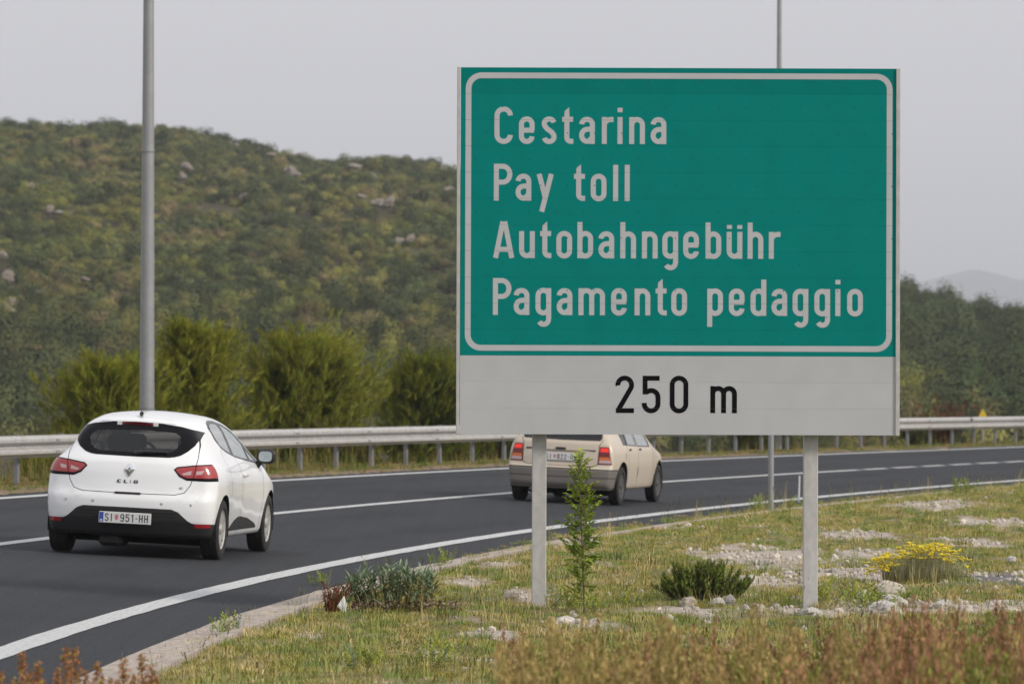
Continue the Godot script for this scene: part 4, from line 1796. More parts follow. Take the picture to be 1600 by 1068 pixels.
func plate(root: Node3D, at: Vector3, tilt: float, text: Array, blue: bool) -> void:
	var pn := Node3D.new()
	pn.name = "number_plate"
	root.add_child(pn)
	pn.position = at
	pn.rotation.x = tilt
	var mb := MB.new()
	mb.box(Vector3.ZERO, Vector3(0.52, 0.112, 0.012), 0.004)
	obj("plate", mb.mesh(), M.plate_white, pn)
	if blue:
		mb = MB.new()
		mb.poly(pl([[-0.255, -0.046], [-0.213, -0.046], [-0.213, 0.050], [-0.255, 0.050]]), 0.0072)
		obj("blue_band", mb.mesh(), M.plate_blue, pn)
		mb = MB.new()
		mb.poly(pl([[-0.244, -0.040], [-0.224, -0.040], [-0.224, -0.022], [-0.244, -0.022]]), 0.0082)
		obj("country_letters", mb.mesh(), M.plate_white, pn)
	mb = MB.new()
	mb.poly(pl([[-0.098, 0.03], [-0.066, 0.03], [-0.066, -0.008], [-0.072, -0.02], [-0.082, -0.027], [-0.092, -0.02], [-0.098, -0.008]]), 0.0072)
	obj("shield", mb.mesh(), M.plate_red, pn)
	mb = MB.new()
	var sc := 0.076 / 57.5
	for w in text:
		var left := []
		for q in w[1]: left.append(q / sc)
		for z in w[0].length():
			mb = MB.new()
			put_word(mb, w[0][z], [left[z]], -0.038 / sc, sc, 3.6, [], Transform3D(), 0.0072)
			obj("letter", mb.mesh(), M.plate_ink, pn)

func build_white_car() -> void:
	var c := CarShape.new()
	c.length = 4.063
	c.floor_h = 0.20
	c.P = CarShape.lut([[0, 0.83], [0.3, 0.853], [0.65, 0.868], [1.2, 0.85], [1.8, 0.838], [2.4, 0.843], [3.1, 0.868], [3.5, 0.852], [3.8, 0.80], [4.06, 0.70]], -0.2, 4.263, 6)
	c.D = CarShape.lut([[0.15, 0.06], [0.3, 0.03], [0.45, 0.012], [0.62, 0.0], [0.75, 0.004], [0.85, 0.018], [0.92, 0.045], [1.0, 0.105], [1.1, 0.155], [1.2, 0.20], [1.3, 0.25], [1.4, 0.315], [1.5, 0.39]], 0.0, 1.6, 4)
	c.R = CarShape.lut([[0.1, 0.14], [0.25, 0.06], [0.38, 0.012], [0.5, 0.0], [0.6, 0.006], [0.65, 0.035], [0.75, 0.055], [0.85, 0.07], [0.95, 0.10], [1.0, 0.14], [1.1, 0.21], [1.2, 0.28], [1.28, 0.34], [1.325, 0.36], [1.345, 0.30], [1.36, 0.285], [1.45, 0.30], [1.6, 0.36]], 0.0, 1.6, 2)
	c.T = CarShape.lut([[0.0, 1.31], [0.3, 1.365], [0.6, 1.41], [1.0, 1.443], [1.4, 1.452], [1.8, 1.442], [2.1, 1.415], [2.35, 1.355], [2.7, 1.19], [3.1, 1.0], [3.25, 0.955], [3.6, 0.89], [3.85, 0.80], [4.06, 0.66]], -0.2, 4.263, 5)
	c.F = CarShape.lut([[0.15, 3.93], [0.3, 4.03], [0.45, 4.06], [0.6, 4.05], [0.8, 3.95], [1.0, 3.8]], 0.0, 1.6, 5)
	var lc := 1.915
	var root := thing("white_car", "white five door hatchback driving away in the near lane", "car", Vector3.ZERO)
	var up := 0.036
	var lim := ["s", box2(-0.3, 0.62, 0.0, 1.6)]
	var seam := line_poly([[-0.02, 0.635], [0.46, 0.64], [0.55, 0.665], [0.60, 0.74], [0.625, 0.83], [0.64, 0.93], [0.645, 1.02], [0.625, 1.12], [0.60, 1.20]], 0.007)
	var arch := 0.352
	var reg := [
		["", "", 0.0, false, [["s", circle_poly(0.64, 0.30, arch)], ["r", box2(0.55, 1.2, -0.2, 1.2)]]],
		["", "", 0.0, false, [["s", circle_poly(3.22, 0.30, arch)], ["r", box2(0.55, 1.2, -0.2, 1.2)]]],
		["shut_line", "dark_gap", -0.008, false, [["r", seam], lim]],
		["reverse_lamp", "clear_lens", 0.006, true, [["r", pl([[0.51, 0.853], [0.60, 0.885], [0.60, 0.845], [0.53, 0.838]])], ["s", box2(-0.3, 0.4, 0.6, 1.1)]]],
		["lamp_reflector", "clear_lens", 0.006, true, [["r", pl([[0.65, 0.882], [0.72, 0.892], [0.70, 0.852], [0.645, 0.848]])], ["s", box2(-0.3, 0.4, 0.6, 1.1)]]],
		["tail_light", "red_lens", 0.006, true, [["r", pl([[0.445, 0.890], [0.47, 0.907], [0.62, 0.930], [0.78, 0.945], [0.95, 0.935], [0.95, 0.835], [0.76, 0.815], [0.56, 0.813], [0.50, 0.835]])], ["s", box2(-0.3, 0.30, 0.6, 1.1)]]],
		["tail_light_trim", "black_gloss", 0.003, true, [["r", pl([[0.43, 0.890], [0.46, 0.918], [0.62, 0.942], [0.78, 0.957], [0.97, 0.95], [0.97, 0.80], [0.76, 0.785], [0.56, 0.788], [0.49, 0.82]])], ["s", box2(-0.3, 0.312, 0.6, 1.1)]]],
		["high_brake_light", "dark_red_lens", 0.004, false, [["r", pl([[-0.01, 1.315], [0.155, 1.313], [0.155, 1.336], [-0.01, 1.338]])], lim]],
		["brake_light_bezel", "alloy", 0.006, true, [["r", pl([[0.155, 1.306], [0.205, 1.304], [0.205, 1.336], [0.155, 1.338]])], lim]],
		["rear_window", "tinted_glass", 0.0, false, [["r", pl([[-0.01, 1.262], [0.20, 1.26], [0.39, 1.245], [0.44, 1.215], [0.455, 1.16], [0.43, 1.10], [0.39, 1.065], [0.33, 1.045], [-0.01, 1.04]])], ["s", box2(-0.3, 0.8, 0.9, 1.5)]]],
		["rear_window_surround", "black_gloss", 0.003, false, [["r", pl([[-0.01, 1.345], [0.25, 1.338], [0.44, 1.312], [0.56, 1.280], [0.598, 1.262], [0.606, 1.20], [0.588, 1.13], [0.54, 1.075], [0.475, 1.03], [0.42, 1.012], [0.36, 1.004], [-0.01, 1.0]])], ["s", box2(-0.3, 0.8, 0.9, 1.5)]]],
		["rear_reflector", "red_lens", 0.004, true, [["r", pl([[0.655, 0.36], [0.80, 0.362], [0.80, 0.325], [0.668, 0.322]])], ["s", box2(-0.3, 0.35, 0.1, 0.6)]]],
		["bumper_step", "dark_gap", 0.004, false, [["r", pl([[-0.01, 0.452], [0.46, 0.452], [0.5, 0.446], [-0.01, 0.446]])], lim]],
		["bumper_step", "dark_gap", 0.004, false, [["r", pl([[-0.01, 0.422], [0.50, 0.422], [0.52, 0.416], [-0.01, 0.416]])], lim]],
		["rear_bumper", "black_plastic", 0.0, false, [["r", pl([[-0.01, 0.497], [0.44, 0.495], [0.505, 0.47], [0.60, 0.385], [0.64, 0.364], [0.70, 0.360], [0.95, 0.362], [0.95, 0.0], [-0.01, 0.0]])], ["s", box2(-0.3, 0.5, 0.0, 0.6)]]],
		["side_window", "side_glass", -0.003, true, [["s", pl([[1.02, 1.285], [1.06, 1.20], [1.15, 1.135], [1.36, 1.085], [1.64, 1.045], [1.60, 1.345], [1.32, 1.35], [1.10, 1.325]])], ["r", box2(0.3, 1.0, 0.7, 1.5)]]],
		["side_window", "side_glass", -0.003, true, [["s", pl([[1.74, 1.03], [1.70, 1.34], [1.9, 1.315], [2.18, 1.235], [2.40, 1.135], [2.40, 0.982], [2.1, 0.998]])], ["r", box2(0.3, 1.0, 0.7, 1.5)]]],
		["quarter_window", "side_glass", -0.003, true, [["s", pl([[2.46, 0.975], [2.46, 1.095], [2.68, 0.962]])], ["r", box2(0.3, 1.0, 0.7, 1.5)]]],
		["window_surround", "black_gloss", 0.0, true, [["s", pl([[0.96, 1.30], [1.00, 1.19], [1.12, 1.108], [1.35, 1.06], [1.7, 1.012], [2.2, 0.968], [2.78, 0.925], [2.80, 0.945], [2.5, 1.13], [2.2, 1.262], [1.9, 1.342], [1.6, 1.375], [1.3, 1.378], [1.07, 1.352]])], ["r", box2(0.3, 1.0, 0.7, 1.5)]]],
		["windscreen", "clear_glass", -0.002, false, [["r", pl([[-0.01, 1.345], [0.45, 1.32], [0.64, 1.03], [-0.01, 1.03]])], ["s", box2(2.25, 3.3, 0.9, 1.5)]]],
		["door_gap", "dark_gap", -0.008, true, [["s", line_poly([[1.705, 1.01], [1.71, 0.7], [1.69, 0.38], [1.68, 0.24]], 0.009)], ["r", box2(0.5, 1.0, 0.1, 1.2)]]],
		["door_gap", "dark_gap", -0.008, true, [["s", line_poly([[1.08, 1.10], [1.01, 0.95], [1.04, 0.78], [1.02, 0.60]], 0.009)], ["r", box2(0.5, 1.0, 0.1, 1.2)]]],
		["door_gap", "dark_gap", -0.008, true, [["s", line_poly([[2.77, 0.92], [2.82, 0.6], [2.74, 0.26]], 0.009)], ["r", box2(0.5, 1.0, 0.1, 1.2)]]],
		["door_protector", "black_plastic", 0.006, true, [["s", pl([[1.06, 0.275], [1.12, 0.31], [1.35, 0.375], [1.55, 0.405], [1.70, 0.41], [2.1, 0.385], [2.5, 0.325], [2.62, 0.285], [2.6, 0.272]])], ["r", box2(0.5, 1.0, 0.1, 1.2)]]]]
	skin_car(c, reg, 0.05, root, lc, "white_paint")
	car_common(root, c, 0.64, 2.58, lc, 0.302, 0.852, 0.19, "alloy", 0.98)
	# plate, emblem, lettering, wiper, handles, aerial, mirrors
	var L := func(l: float) -> float: return -(l - lc)
	plate(root, Vector3(-0.01, 0.388, L.call(c.rear_l(0.0, 0.40) - 0.012)), -0.05, [["S", [-0.198]], ["I", [-0.138]], ["951", [-0.044, 0.008, 0.064]], ["-", [0.106]], ["HH", [0.142, 0.194]]], true)
	var mb := MB.new()
	var fwd := func(w: float, h: float, lift: float) -> Vector3: return Vector3(w, h, L.call(c.rear_l(w, h) - lift))
	# lozenge emblem: four bevelled bars round an opening
	for s in [-1.0, 1.0]:
		for q in [[0.872, 0.938, 0.896], [0.872, 0.800, 0.848]]:
			var side_o: Vector3 = fwd.call(s * 0.050, q[0], 0.012)
			var tip: Vector3 = fwd.call(0.0, q[1], 0.012)
			var side_i: Vector3 = fwd.call(s * 0.018, q[0], 0.024)
			var tip_i: Vector3 = fwd.call(0.0, q[2], 0.024)
			mb.quad(side_o, tip, tip_i, side_i, Vector3(s, 0.3, 2))
			var bk := Vector3(0, 0, -0.014)
			mb.quad(side_o, tip, tip + bk, side_o + bk, Vector3(s, signf(q[1] - q[0]), 0))
			mb.quad(side_i, tip_i, tip_i + bk * 2.0, side_i + bk * 2.0, Vector3(-s, 0, 0))
	obj("emblem", mb.mesh(), M.chrome, root)
	mb = MB.new()
	var tl := fwd.call(0.0, 0.735, 0.004) as Vector3
	var sc := 0.034 / 57.5
	for q in [["C", -0.115], ["L", -0.048], ["I", 0.014], ["O", 0.050]]:
		mb = MB.new()
		var wide := 1.0 if q[0] == "I" else 2.4
		var xs: float = q[1]
		for o in outlines(q[0], 5.2):
			var pp := PackedVector2Array()
			for v in o: pp.append(Vector2(xs + v.x * sc * wide, tl.y + v.y * sc))
			mb.poly(pp, tl.z)
		obj("letter", mb.mesh(), M.plate_ink, root)
	mb = MB.new()
	var bd: Vector3 = fwd.call(0.50, 0.70, 0.004)
	sc = 0.022 / 57.5
	var bx := 0.0
	for q in ["d", "C", "i"]:
		put_word(mb, q, [0.0], 0.0, sc, 5.0, [], Transform3D(Basis(), bd + Vector3(bx, 0, 0)), 0.0)
		bx += 0.0145
	obj("small_badge", mb.mesh(), M.plate_ink, root)
	mb = MB.new()
	mb.tube([fwd.call(0.02, 1.035, 0.02), fwd.call(0.12, 1.055, 0.03), fwd.call(0.34, 1.058, 0.025)], [0.022, 0.02, 0.012], 6)
	obj("wiper", mb.mesh(), M.black_plastic, root)
	mb = MB.new()
	mb.box(fwd.call(0.0, 0.637, 0.0), Vector3(0.26, 0.022, 0.03), 0.006)
	obj("boot_handle", mb.mesh(), M.black_plastic, root)
	for w in [-0.62, -0.34, 0.34, 0.62]:
		mb = MB.new()
		mb.lathe(fwd.call(w, 0.545, -0.004), [Vector2(0, 0.015), Vector2(0.006, 0.0145), Vector2(0.007, 0.0)], 14, Vector3.BACK)
		obj("parking_sensor", mb.mesh(), M.alloy, root)
	for q in [2.0]:
		for s in [-1.0, 1.0]:
			mb = MB.new()
			var pw: float = c.side_w(q - 0.15, 0.83)
			mb.box(Vector3(s * (pw + 0.018), 0.83, L.call(q - 0.15)), Vector3(0.028, 0.035, 0.19), 0.012)
			obj("door_handle", mb.mesh(), M.white_paint, root)
	mb = MB.new()
	mb.box(Vector3(-0.17, 0.155, L.call(0.30)), Vector3(0.24, 0.12, 0.4), 0.04)
	obj("silencer", mb.mesh(), M.dark_gap, root)
	mb = MB.new()
	mb.tri(Vector3(-0.0, 1.405, L.call(0.62)), Vector3(0.0, 1.465, L.call(0.50)), Vector3(0.0, 1.395, L.call(0.46)), Vector3.RIGHT, Vector3.RIGHT, Vector3.RIGHT)
	mb.box(Vector3(0.0, 1.425, L.call(0.53)), Vector3(0.032, 0.045, 0.07), 0.014)
	obj("roof_aerial", mb.mesh(), M.black_plastic, root)
	for s in [-1.0, 1.0]:
		wing_mirror(root, Vector3(s * 0.90, 1.015, L.call(2.62)), s, M.black_plastic, Vector3(0.102, 0.078, 0.10))
	# front lamps, seen only from the side
	for s in [-1.0, 1.0]:
		mb = MB.new()
		mb.box(Vector3(s * 0.62, 0.70, L.call(3.80)), Vector3(0.26, 0.12, 0.2), 0.05, Basis(Vector3.UP, -s * 0.5))
		obj("headlight", mb.mesh(), M.clear_lens, root)
	stand_on_road(root, -3.755 + sin(0.115) * 1.275, 51.6 + cos(0.115) * 1.275, 0.13)
	root.basis = root.basis * Basis.from_scale(Vector3(1.02, 1, 1))

func build_beige_car() -> void:
	var c := CarShape.new()
	c.length = 3.998
	c.floor_h = 0.22
	c.bulge_r = 0.07
	c.k_side = 0.06
	c.k_top = 0.08
	c.P = CarShape.lut([[0, 0.785], [0.3, 0.812], [0.7, 0.83], [2.0, 0.834], [3.2, 0.826], [3.7, 0.78], [4.0, 0.66]], -0.2, 4.198, 6)
	c.D = CarShape.lut([[0.15, 0.06], [0.3, 0.03], [0.5, 0.006], [0.6, 0.0], [0.78, 0.014], [0.85, 0.035], [0.9, 0.06], [1.0, 0.10], [1.2, 0.18], [1.35, 0.26], [1.45, 0.34]], 0.0, 1.6, 4)
	c.R = CarShape.lut([[0.1, 0.12], [0.25, 0.03], [0.3, 0.0], [0.52, 0.0], [0.55, 0.05], [0.7, 0.065], [0.9, 0.11], [0.95, 0.15], [1.1, 0.27], [1.25, 0.40], [1.33, 0.45], [1.45, 0.52]], 0.0, 1.6, 2)
	c.T = CarShape.lut([[0, 1.22], [0.4, 1.31], [0.8, 1.375], [1.4, 1.40], [1.9, 1.385], [2.15, 1.33], [2.9, 0.98], [3.1, 0.925], [3.6, 0.84], [3.9, 0.73], [4.0, 0.6]], -0.2, 4.198, 5)
	c.F = CarShape.lut([[0.15, 3.9], [0.3, 3.98], [0.5, 4.0], [0.7, 3.96], [0.9, 3.85]], 0.0, 1.6, 5)
	var lc := 1.96
	var root := thing("beige_car", "old beige hatchback with lit brake lights driving ahead of the white car", "car", Vector3.ZERO)
	var lim := ["s", box2(-0.3, 0.62, 0.0, 1.6)]
	var lamp := ["s", box2(-0.3, 0.36, 0.5, 1.0)]
	var flank := ["r", box2(0.4, 1.0, 0.1, 1.5)]
	var reg := [
		["", "", 0.0, false, [["s", circle_poly(0.70, 0.285, 0.362)], ["r", box2(0.55, 1.2, -0.2, 1.2)]]],
		["", "", 0.0, false, [["s", circle_poly(3.22, 0.285, 0.358)], ["r", box2(0.55, 1.2, -0.2, 1.2)]]],
		["brake_light", "lit_lens", 0.006, true, [["r", pl([[0.60, 0.845], [0.705, 0.845], [0.72, 0.785], [0.597, 0.785]])], lamp]],
		["tail_light", "dark_red_lens", 0.006, true, [["r", pl([[0.597, 0.785], [0.72, 0.785], [0.74, 0.71], [0.592, 0.71]])], lamp]],
		["turn_light", "amber_lens", 0.006, true, [["r", pl([[0.592, 0.71], [0.74, 0.71], [0.752, 0.665], [0.59, 0.665]])], lamp]],
		["reverse_light", "clear_lens", 0.006, true, [["r", pl([[0.59, 0.665], [0.752, 0.665], [0.76, 0.62], [0.588, 0.62]])], lamp]],
		["tail_light_trim", "dark_red_lens", 0.003, true, [["r", pl([[0.585, 0.862], [0.715, 0.862], [0.775, 0.60], [0.57, 0.60]])], ["s", box2(-0.3, 0.37, 0.5, 1.0)]]],
		["bumper_groove", "dark_gap", -0.004, false, [["r", box2(-0.01, 0.95, 0.395, 0.405)], ["s", box2(-0.3, 0.34, 0.0, 0.7)]]],
		["rear_bumper", "grey_plastic", 0.0, false, [["r", box2(-0.01, 0.95, 0.24, 0.515)], ["s", box2(-0.3, 0.42, 0.0, 0.7)]]],
		["bumper_gap", "dark_gap", -0.006, false, [["r", box2(-0.01, 0.95, 0.515, 0.53)], ["s", box2(-0.3, 0.42, 0.0, 0.7)]]],
		["shut_line", "dark_gap", -0.008, false, [["r", line_poly([[-0.02, 0.56], [0.50, 0.565], [0.57, 0.60], [0.575, 0.88], [0.62, 0.96]], 0.009)], lim]],
		["plate_recess", "beige_paint", -0.022, false, [["r", box2(-0.01, 0.31, 0.615, 0.79)], lim]],
		["rear_window", "tinted_glass", 0.0, false, [["r", pl([[-0.01, 1.27], [0.48, 1.245], [0.55, 1.10], [0.575, 0.985], [0.56, 0.962], [-0.01, 0.955]])], ["s", box2(-0.3, 0.8, 0.9, 1.5)]]],
		["rear_window_seal", "black_plastic", 0.003, false, [["r", pl([[-0.01, 1.29], [0.50, 1.265], [0.575, 1.10], [0.60, 0.98], [0.575, 0.945], [-0.01, 0.938]])], ["s", box2(-0.3, 0.8, 0.9, 1.5)]]],
		["quarter_window", "tinted_glass", -0.002, true, [["s", pl([[0.84, 1.22], [0.86, 0.91], [1.05, 0.90], [1.08, 1.26]])], flank]],
		["side_window", "side_glass", -0.002, true, [["s", pl([[1.12, 0.895], [1.15, 1.275], [1.62, 1.30], [1.65, 0.88]])], flank]],
		["side_window", "side_glass", -0.002, true, [["s", pl([[1.75, 0.877], [1.72, 1.30], [2.0, 1.265], [2.50, 0.93], [2.50, 0.865]])], flank]],
		["window_seal", "black_plastic", 0.001, true, [["s", pl([[0.80, 1.23], [0.82, 0.89], [1.66, 0.865], [1.66, 1.325], [1.1, 1.30]])], flank]],
		["window_seal", "black_plastic", 0.001, true, [["s", pl([[1.715, 0.862], [1.69, 1.325], [2.02, 1.285], [2.56, 0.93], [2.56, 0.848]])], flank]],
		["windscreen", "clear_glass", -0.002, false, [["r", pl([[-0.01, 1.31], [0.48, 1.285], [0.64, 0.99], [-0.01, 1.0]])], ["s", box2(2.05, 3.1, 0.9, 1.5)]]],
		["door_gap", "dark_gap", -0.008, true, [["s", line_poly([[1.69, 1.0], [1.69, 0.26]], 0.010)], flank]],
		["door_dent", "dark_gap", -0.004, true, [["s", pl([[1.69, 0.58], [1.72, 0.52], [1.70, 0.44], [1.66, 0.38], [1.67, 0.50]])], ["r", box2(0.4, 1.0, 0.1, 1.5)]]],
		["door_gap", "dark_gap", -0.008, true, [["s", line_poly([[1.02, 0.97], [1.04, 0.75], [1.06, 0.5]], 0.009)], flank]],
		["door_gap", "dark_gap", -0.008, true, [["s", line_poly([[2.66, 0.95], [2.74, 0.6], [2.72, 0.27]], 0.009)], flank]],
		["side_vent", "dark_gap", -0.004, true, [["s", box2(0.86, 0.885, 0.67, 0.77)], flank]]]
	skin_car(c, reg, 0.055, root, lc, "beige_paint")
	car_common(root, c, 0.70, 2.52, lc, 0.285, 0.818, 0.165, "steel", 0.90)
	var L := func(l: float) -> float: return -(l - lc)
	var fwd := func(w: float, h: float, lift: float) -> Vector3: return Vector3(w, h, L.call(c.rear_l(w, h) - lift))
	plate(root, fwd.call(0.0, 0.69, 0.0), -0.08, [["S", [-0.22]], ["I", [-0.15]], ["822", [-0.044, 0.008, 0.062]], ["-", [0.118]], ["U", [0.16]]], false)
	var mb := MB.new()
	mb.box(fwd.call(0.0, 0.815, 0.002), Vector3(0.16, 0.035, 0.03), 0.012)
	obj("boot_lock", mb.mesh(), M.black_plastic, root)
	mb = MB.new()
	mb.box(fwd.call(-0.42, 0.80, 0.002), Vector3(0.22, 0.022, 0.008), 0.003)
	obj("badge", mb.mesh(), M.black_plastic, root)
	mb = MB.new()
	mb.box(fwd.call(0.42, 0.80, 0.002), Vector3(0.22, 0.018, 0.008), 0.003)
	obj("badge", mb.mesh(), M.old_steel, root)
	for q in [1.18, 1.84]:
		for s in [-1.0, 1.0]:
			mb = MB.new()
			mb.box(Vector3(s * (c.side_w(q, 0.82) + 0.008), 0.82, L.call(q)), Vector3(0.02, 0.03, 0.10), 0.008)
			obj("door_handle", mb.mesh(), M.black_plastic, root)
	mb = MB.new()
	mb.tube([Vector3(-0.42, 0.20, L.call(0.05)), Vector3(-0.42, 0.22, L.call(0.5))], [0.028, 0.028], 10)
	obj("exhaust_pipe", mb.mesh(), M.old_steel, root)
	wing_mirror(root, Vector3(-0.90, 0.98, L.call(2.42)), -1.0, M.black_plastic, Vector3(0.085, 0.06, 0.07))
	for s in [-1.0, 1.0]:
		mb = MB.new()
		mb.box(Vector3(s * 0.55, 0.64, L.call(3.86)), Vector3(0.28, 0.12, 0.12), 0.03, Basis(Vector3.UP, -s * 0.3))
		obj("headlight", mb.mesh(), M.clear_lens, root)
	stand_on_road(root, 0.84 + sin(0.245) * 1.26, 76.3 + cos(0.245) * 1.26, 0.245)


# ------------------------------------------------------------------ plants
func tuft_mesh(sd: int, blades: int, h: float, wid: float, spread: float, droop: float, tip: Color, foot: Color, head := 0.0) -> ArrayMesh:
	var mb := MB.new()
	var q := RandomNumberGenerator.new()
	q.seed = sd
	for i in blades:
		var a := q.randf() * TAU
		var r := spread * sqrt(q.randf())
		var p := Vector3(cos(a) * r, 0, sin(a) * r)
		var lean := Vector3(cos(a + q.randfn() * 0.7), 0, sin(a + q.randfn() * 0.7)) * q.randf_range(0.1, 1.0) * droop
		var hh := h * q.randf_range(0.5, 1.1)
		var side := Vector3(-sin(a), 0, cos(a)).rotated(Vector3.UP, q.randfn()) * wid * q.randf_range(0.7, 1.3)
		var m1 := p + Vector3(0, hh * 0.55, 0) + lean * hh * 0.3
		var m2 := p + Vector3(0, hh, 0) + lean * hh * 0.95
		var k := q.randf_range(0.8, 1.2)
		mb.col = foot * k
		var nn := (side.cross(Vector3.UP).normalized() + Vector3(0, 1.5, 0)).normalized()
		mb.tri(p - side, p + side, m1 + side * 0.7, nn, nn, nn)
		mb.tri(p - side, m1 + side * 0.7, m1 - side * 0.7, nn, nn, nn)
		mb.col = tip * k
		mb.tri(m1 - side * 0.7, m1 + side * 0.7, m2, nn, nn, nn)
		if head > 0.0 and i % 2 == 0:
			mb.col = Color(0.42, 0.36, 0.22) * k
			var dirn := (m2 - m1).normalized()
			for z in 4:
				var e := m2 + dirn * (z * head * 0.3)
				mb.tri(e - side * 2.2, e + dirn * head * 0.45, e + side * 2.2, nn, nn, nn)
	return mb.mesh()

func needle_tuft(sd: int, n: int, length: float, wid: float) -> ArrayMesh:
	# needles sweep up round a shoot along +y
	var mb := MB.new()
	var q := RandomNumberGenerator.new()
	q.seed = sd
	for i in n:
		var a := q.randf() * TAU
		var p := Vector3(0, q.randf() * length * 1.1, 0)
		var out := q.randf_range(0.25, 0.9)
		var d := Vector3(cos(a) * out, 1.0 - 0.3 * out, sin(a) * out).normalized()
		var s := d.cross(Vector3(q.randfn(), q.randfn(), q.randfn()).normalized()).normalized() * wid
		var e := p + d * length * q.randf_range(0.6, 1.0)
		var k := q.randf_range(0.78, 1.22)
		mb.col = Color(k, k, k * 0.95)
		var nn := (Vector3(cos(a), 0.7, sin(a))).normalized()
		mb.tri(p - s, p + s, e, nn, nn, nn)
	return mb.mesh()

func pine(label: String, at: Vector3, h: float, r: float, sd: int, tone: Color, clumps: int, lean := 0.0) -> void:
	var q := RandomNumberGenerator.new()
	q.seed = sd
	var t := thing("pine_tree", label, "tree", at)
	var mb := MB.new()
	var top := Vector3(lean * h, h * 0.93, 0)
	mb.tube([Vector3.ZERO, Vector3(0.03, h * 0.3, 0.02), top * 0.62, top], [0.07, 0.055, 0.035, 0.01], 7)
	obj("trunk", mb.mesh(), M.bark, t)
	mb = MB.new()
	var where := []
	var tint := []
	for i in clumps:
		var y := pow(q.randf(), 0.9)
		var a := q.randf() * TAU
		# young pine: widest a third of the way up, ragged, several leading shoots
		var reach := r * (0.45 + 0.75 * sin(PI * clampf(0.18 + y * 0.80, 0, 1))) * q.randf_range(0.55, 1.15) * (1.0 - 0.45 * y * y)
		reach *= 1.0 + 0.25 * sin(a * 2.0 + sd)
		var root := Vector3(lean * h * y, h * (0.06 + 0.74 * y), 0)
		var dir := Vector3(cos(a), 0, sin(a))
		var up := q.randf_range(0.25, 0.65) + 0.5 * y
		var tip := root + dir * reach + Vector3(0, up * reach * 1.1 + 0.06, 0)
		var mid := root.lerp(tip, 0.5) - Vector3(0, reach * 0.08, 0)
		mb.tube([root, mid, tip], [0.018, 0.012, 0.005], 4, false)
		var n := 30
		for k in n:
			var f := 0.25 + 0.75 * float(k) / (n - 1)
			var p := root.lerp(mid, f * 2.0) if f < 0.5 else mid.lerp(tip, f * 2.0 - 1.0)
			p += Vector3(q.randfn(), q.randfn() * 0.8, q.randfn()) * 0.09
			var ax := (dir * 0.5 + Vector3(q.randfn() * 0.45, 0.9, q.randfn() * 0.45)).normalized()
			var b := Basis(Quaternion(Vector3.UP, ax)) * Basis(Vector3.UP, q.randf() * TAU)
			var sc := q.randf_range(0.8, 1.5) * (1.0 + 0.25 * y)
			where.append(Transform3D(b.scaled(Vector3.ONE * sc), p))
			var c := tone * q.randf_range(0.75, 1.2)
			if f > 0.8 and q.randf() < 0.55:
				c = tone.lerp(Color(0.36, 0.31, 0.05), 0.45)
			tint.append(Color(c.r, c.g, c.b))
	tag(obj("limbs", mb.mesh(), M.bark, t), "", "", "", "stuff")
	multi("crown", M_needles, M.needle, where, tint, t)

var M_needles: ArrayMesh

func build_pines() -> void:
	M_needles = needle_tuft(71, 42, 0.105, 0.0026)
	var green := Color(0.32, 0.35, 0.065)
	var deep := Color(0.19, 0.235, 0.05)
	# x, distance, height, half width
	var list := [
		["low bushy pine at the left of the row behind the guardrail", -7.95, 89.5, 2.1, 0.75, 1, green, 60],
		["bright green pine left of the tall lamp post", -7.05, 90.5, 3.7, 1.0, 2, green, 190],
		["bright green pine right of the tall lamp post", -5.72, 92.0, 3.95, 1.0, 3, green, 190],
		["broad rounded pine in the middle of the row", -3.90, 98.0, 3.6, 1.45, 4, Color(0.29, 0.325, 0.065), 270],
		["dark pine standing just left of the toll sign", -1.75, 104.5, 3.05, 1.15, 5, deep, 200],
		["dark pine mostly hidden behind the toll sign", -0.4, 108.0, 3.2, 1.3, 6, deep, 160]]
	for a in list:
		pine(a[0], on_ground(a[1], a[2], -0.1), a[3], a[4], a[5], a[6], a[7])
	# bushes filling the foot of the row
	var bush := [["small green bush under the guardrail near the white car", -4.6, 90.0, 1.1], ["green bush below the broad rounded pine", -3.0, 96.0, 1.2], ["shady bush at the foot of the dark pine", -2.6, 101.0, 0.9], ["green bush behind the guardrail left of the white car", -7.9, 86.5, 0.9], ["dull green bush between the two lamp post pines", -6.35, 91.0, 1.4], ["low bush behind the guardrail above the beige car", 0.9, 111.0, 1.1]]
	for i in bush.size():
		var a = bush[i]
		pine_bush(a[0], a[1], a[2], a[3], 100 + i, Color(0.18, 0.19, 0.045))

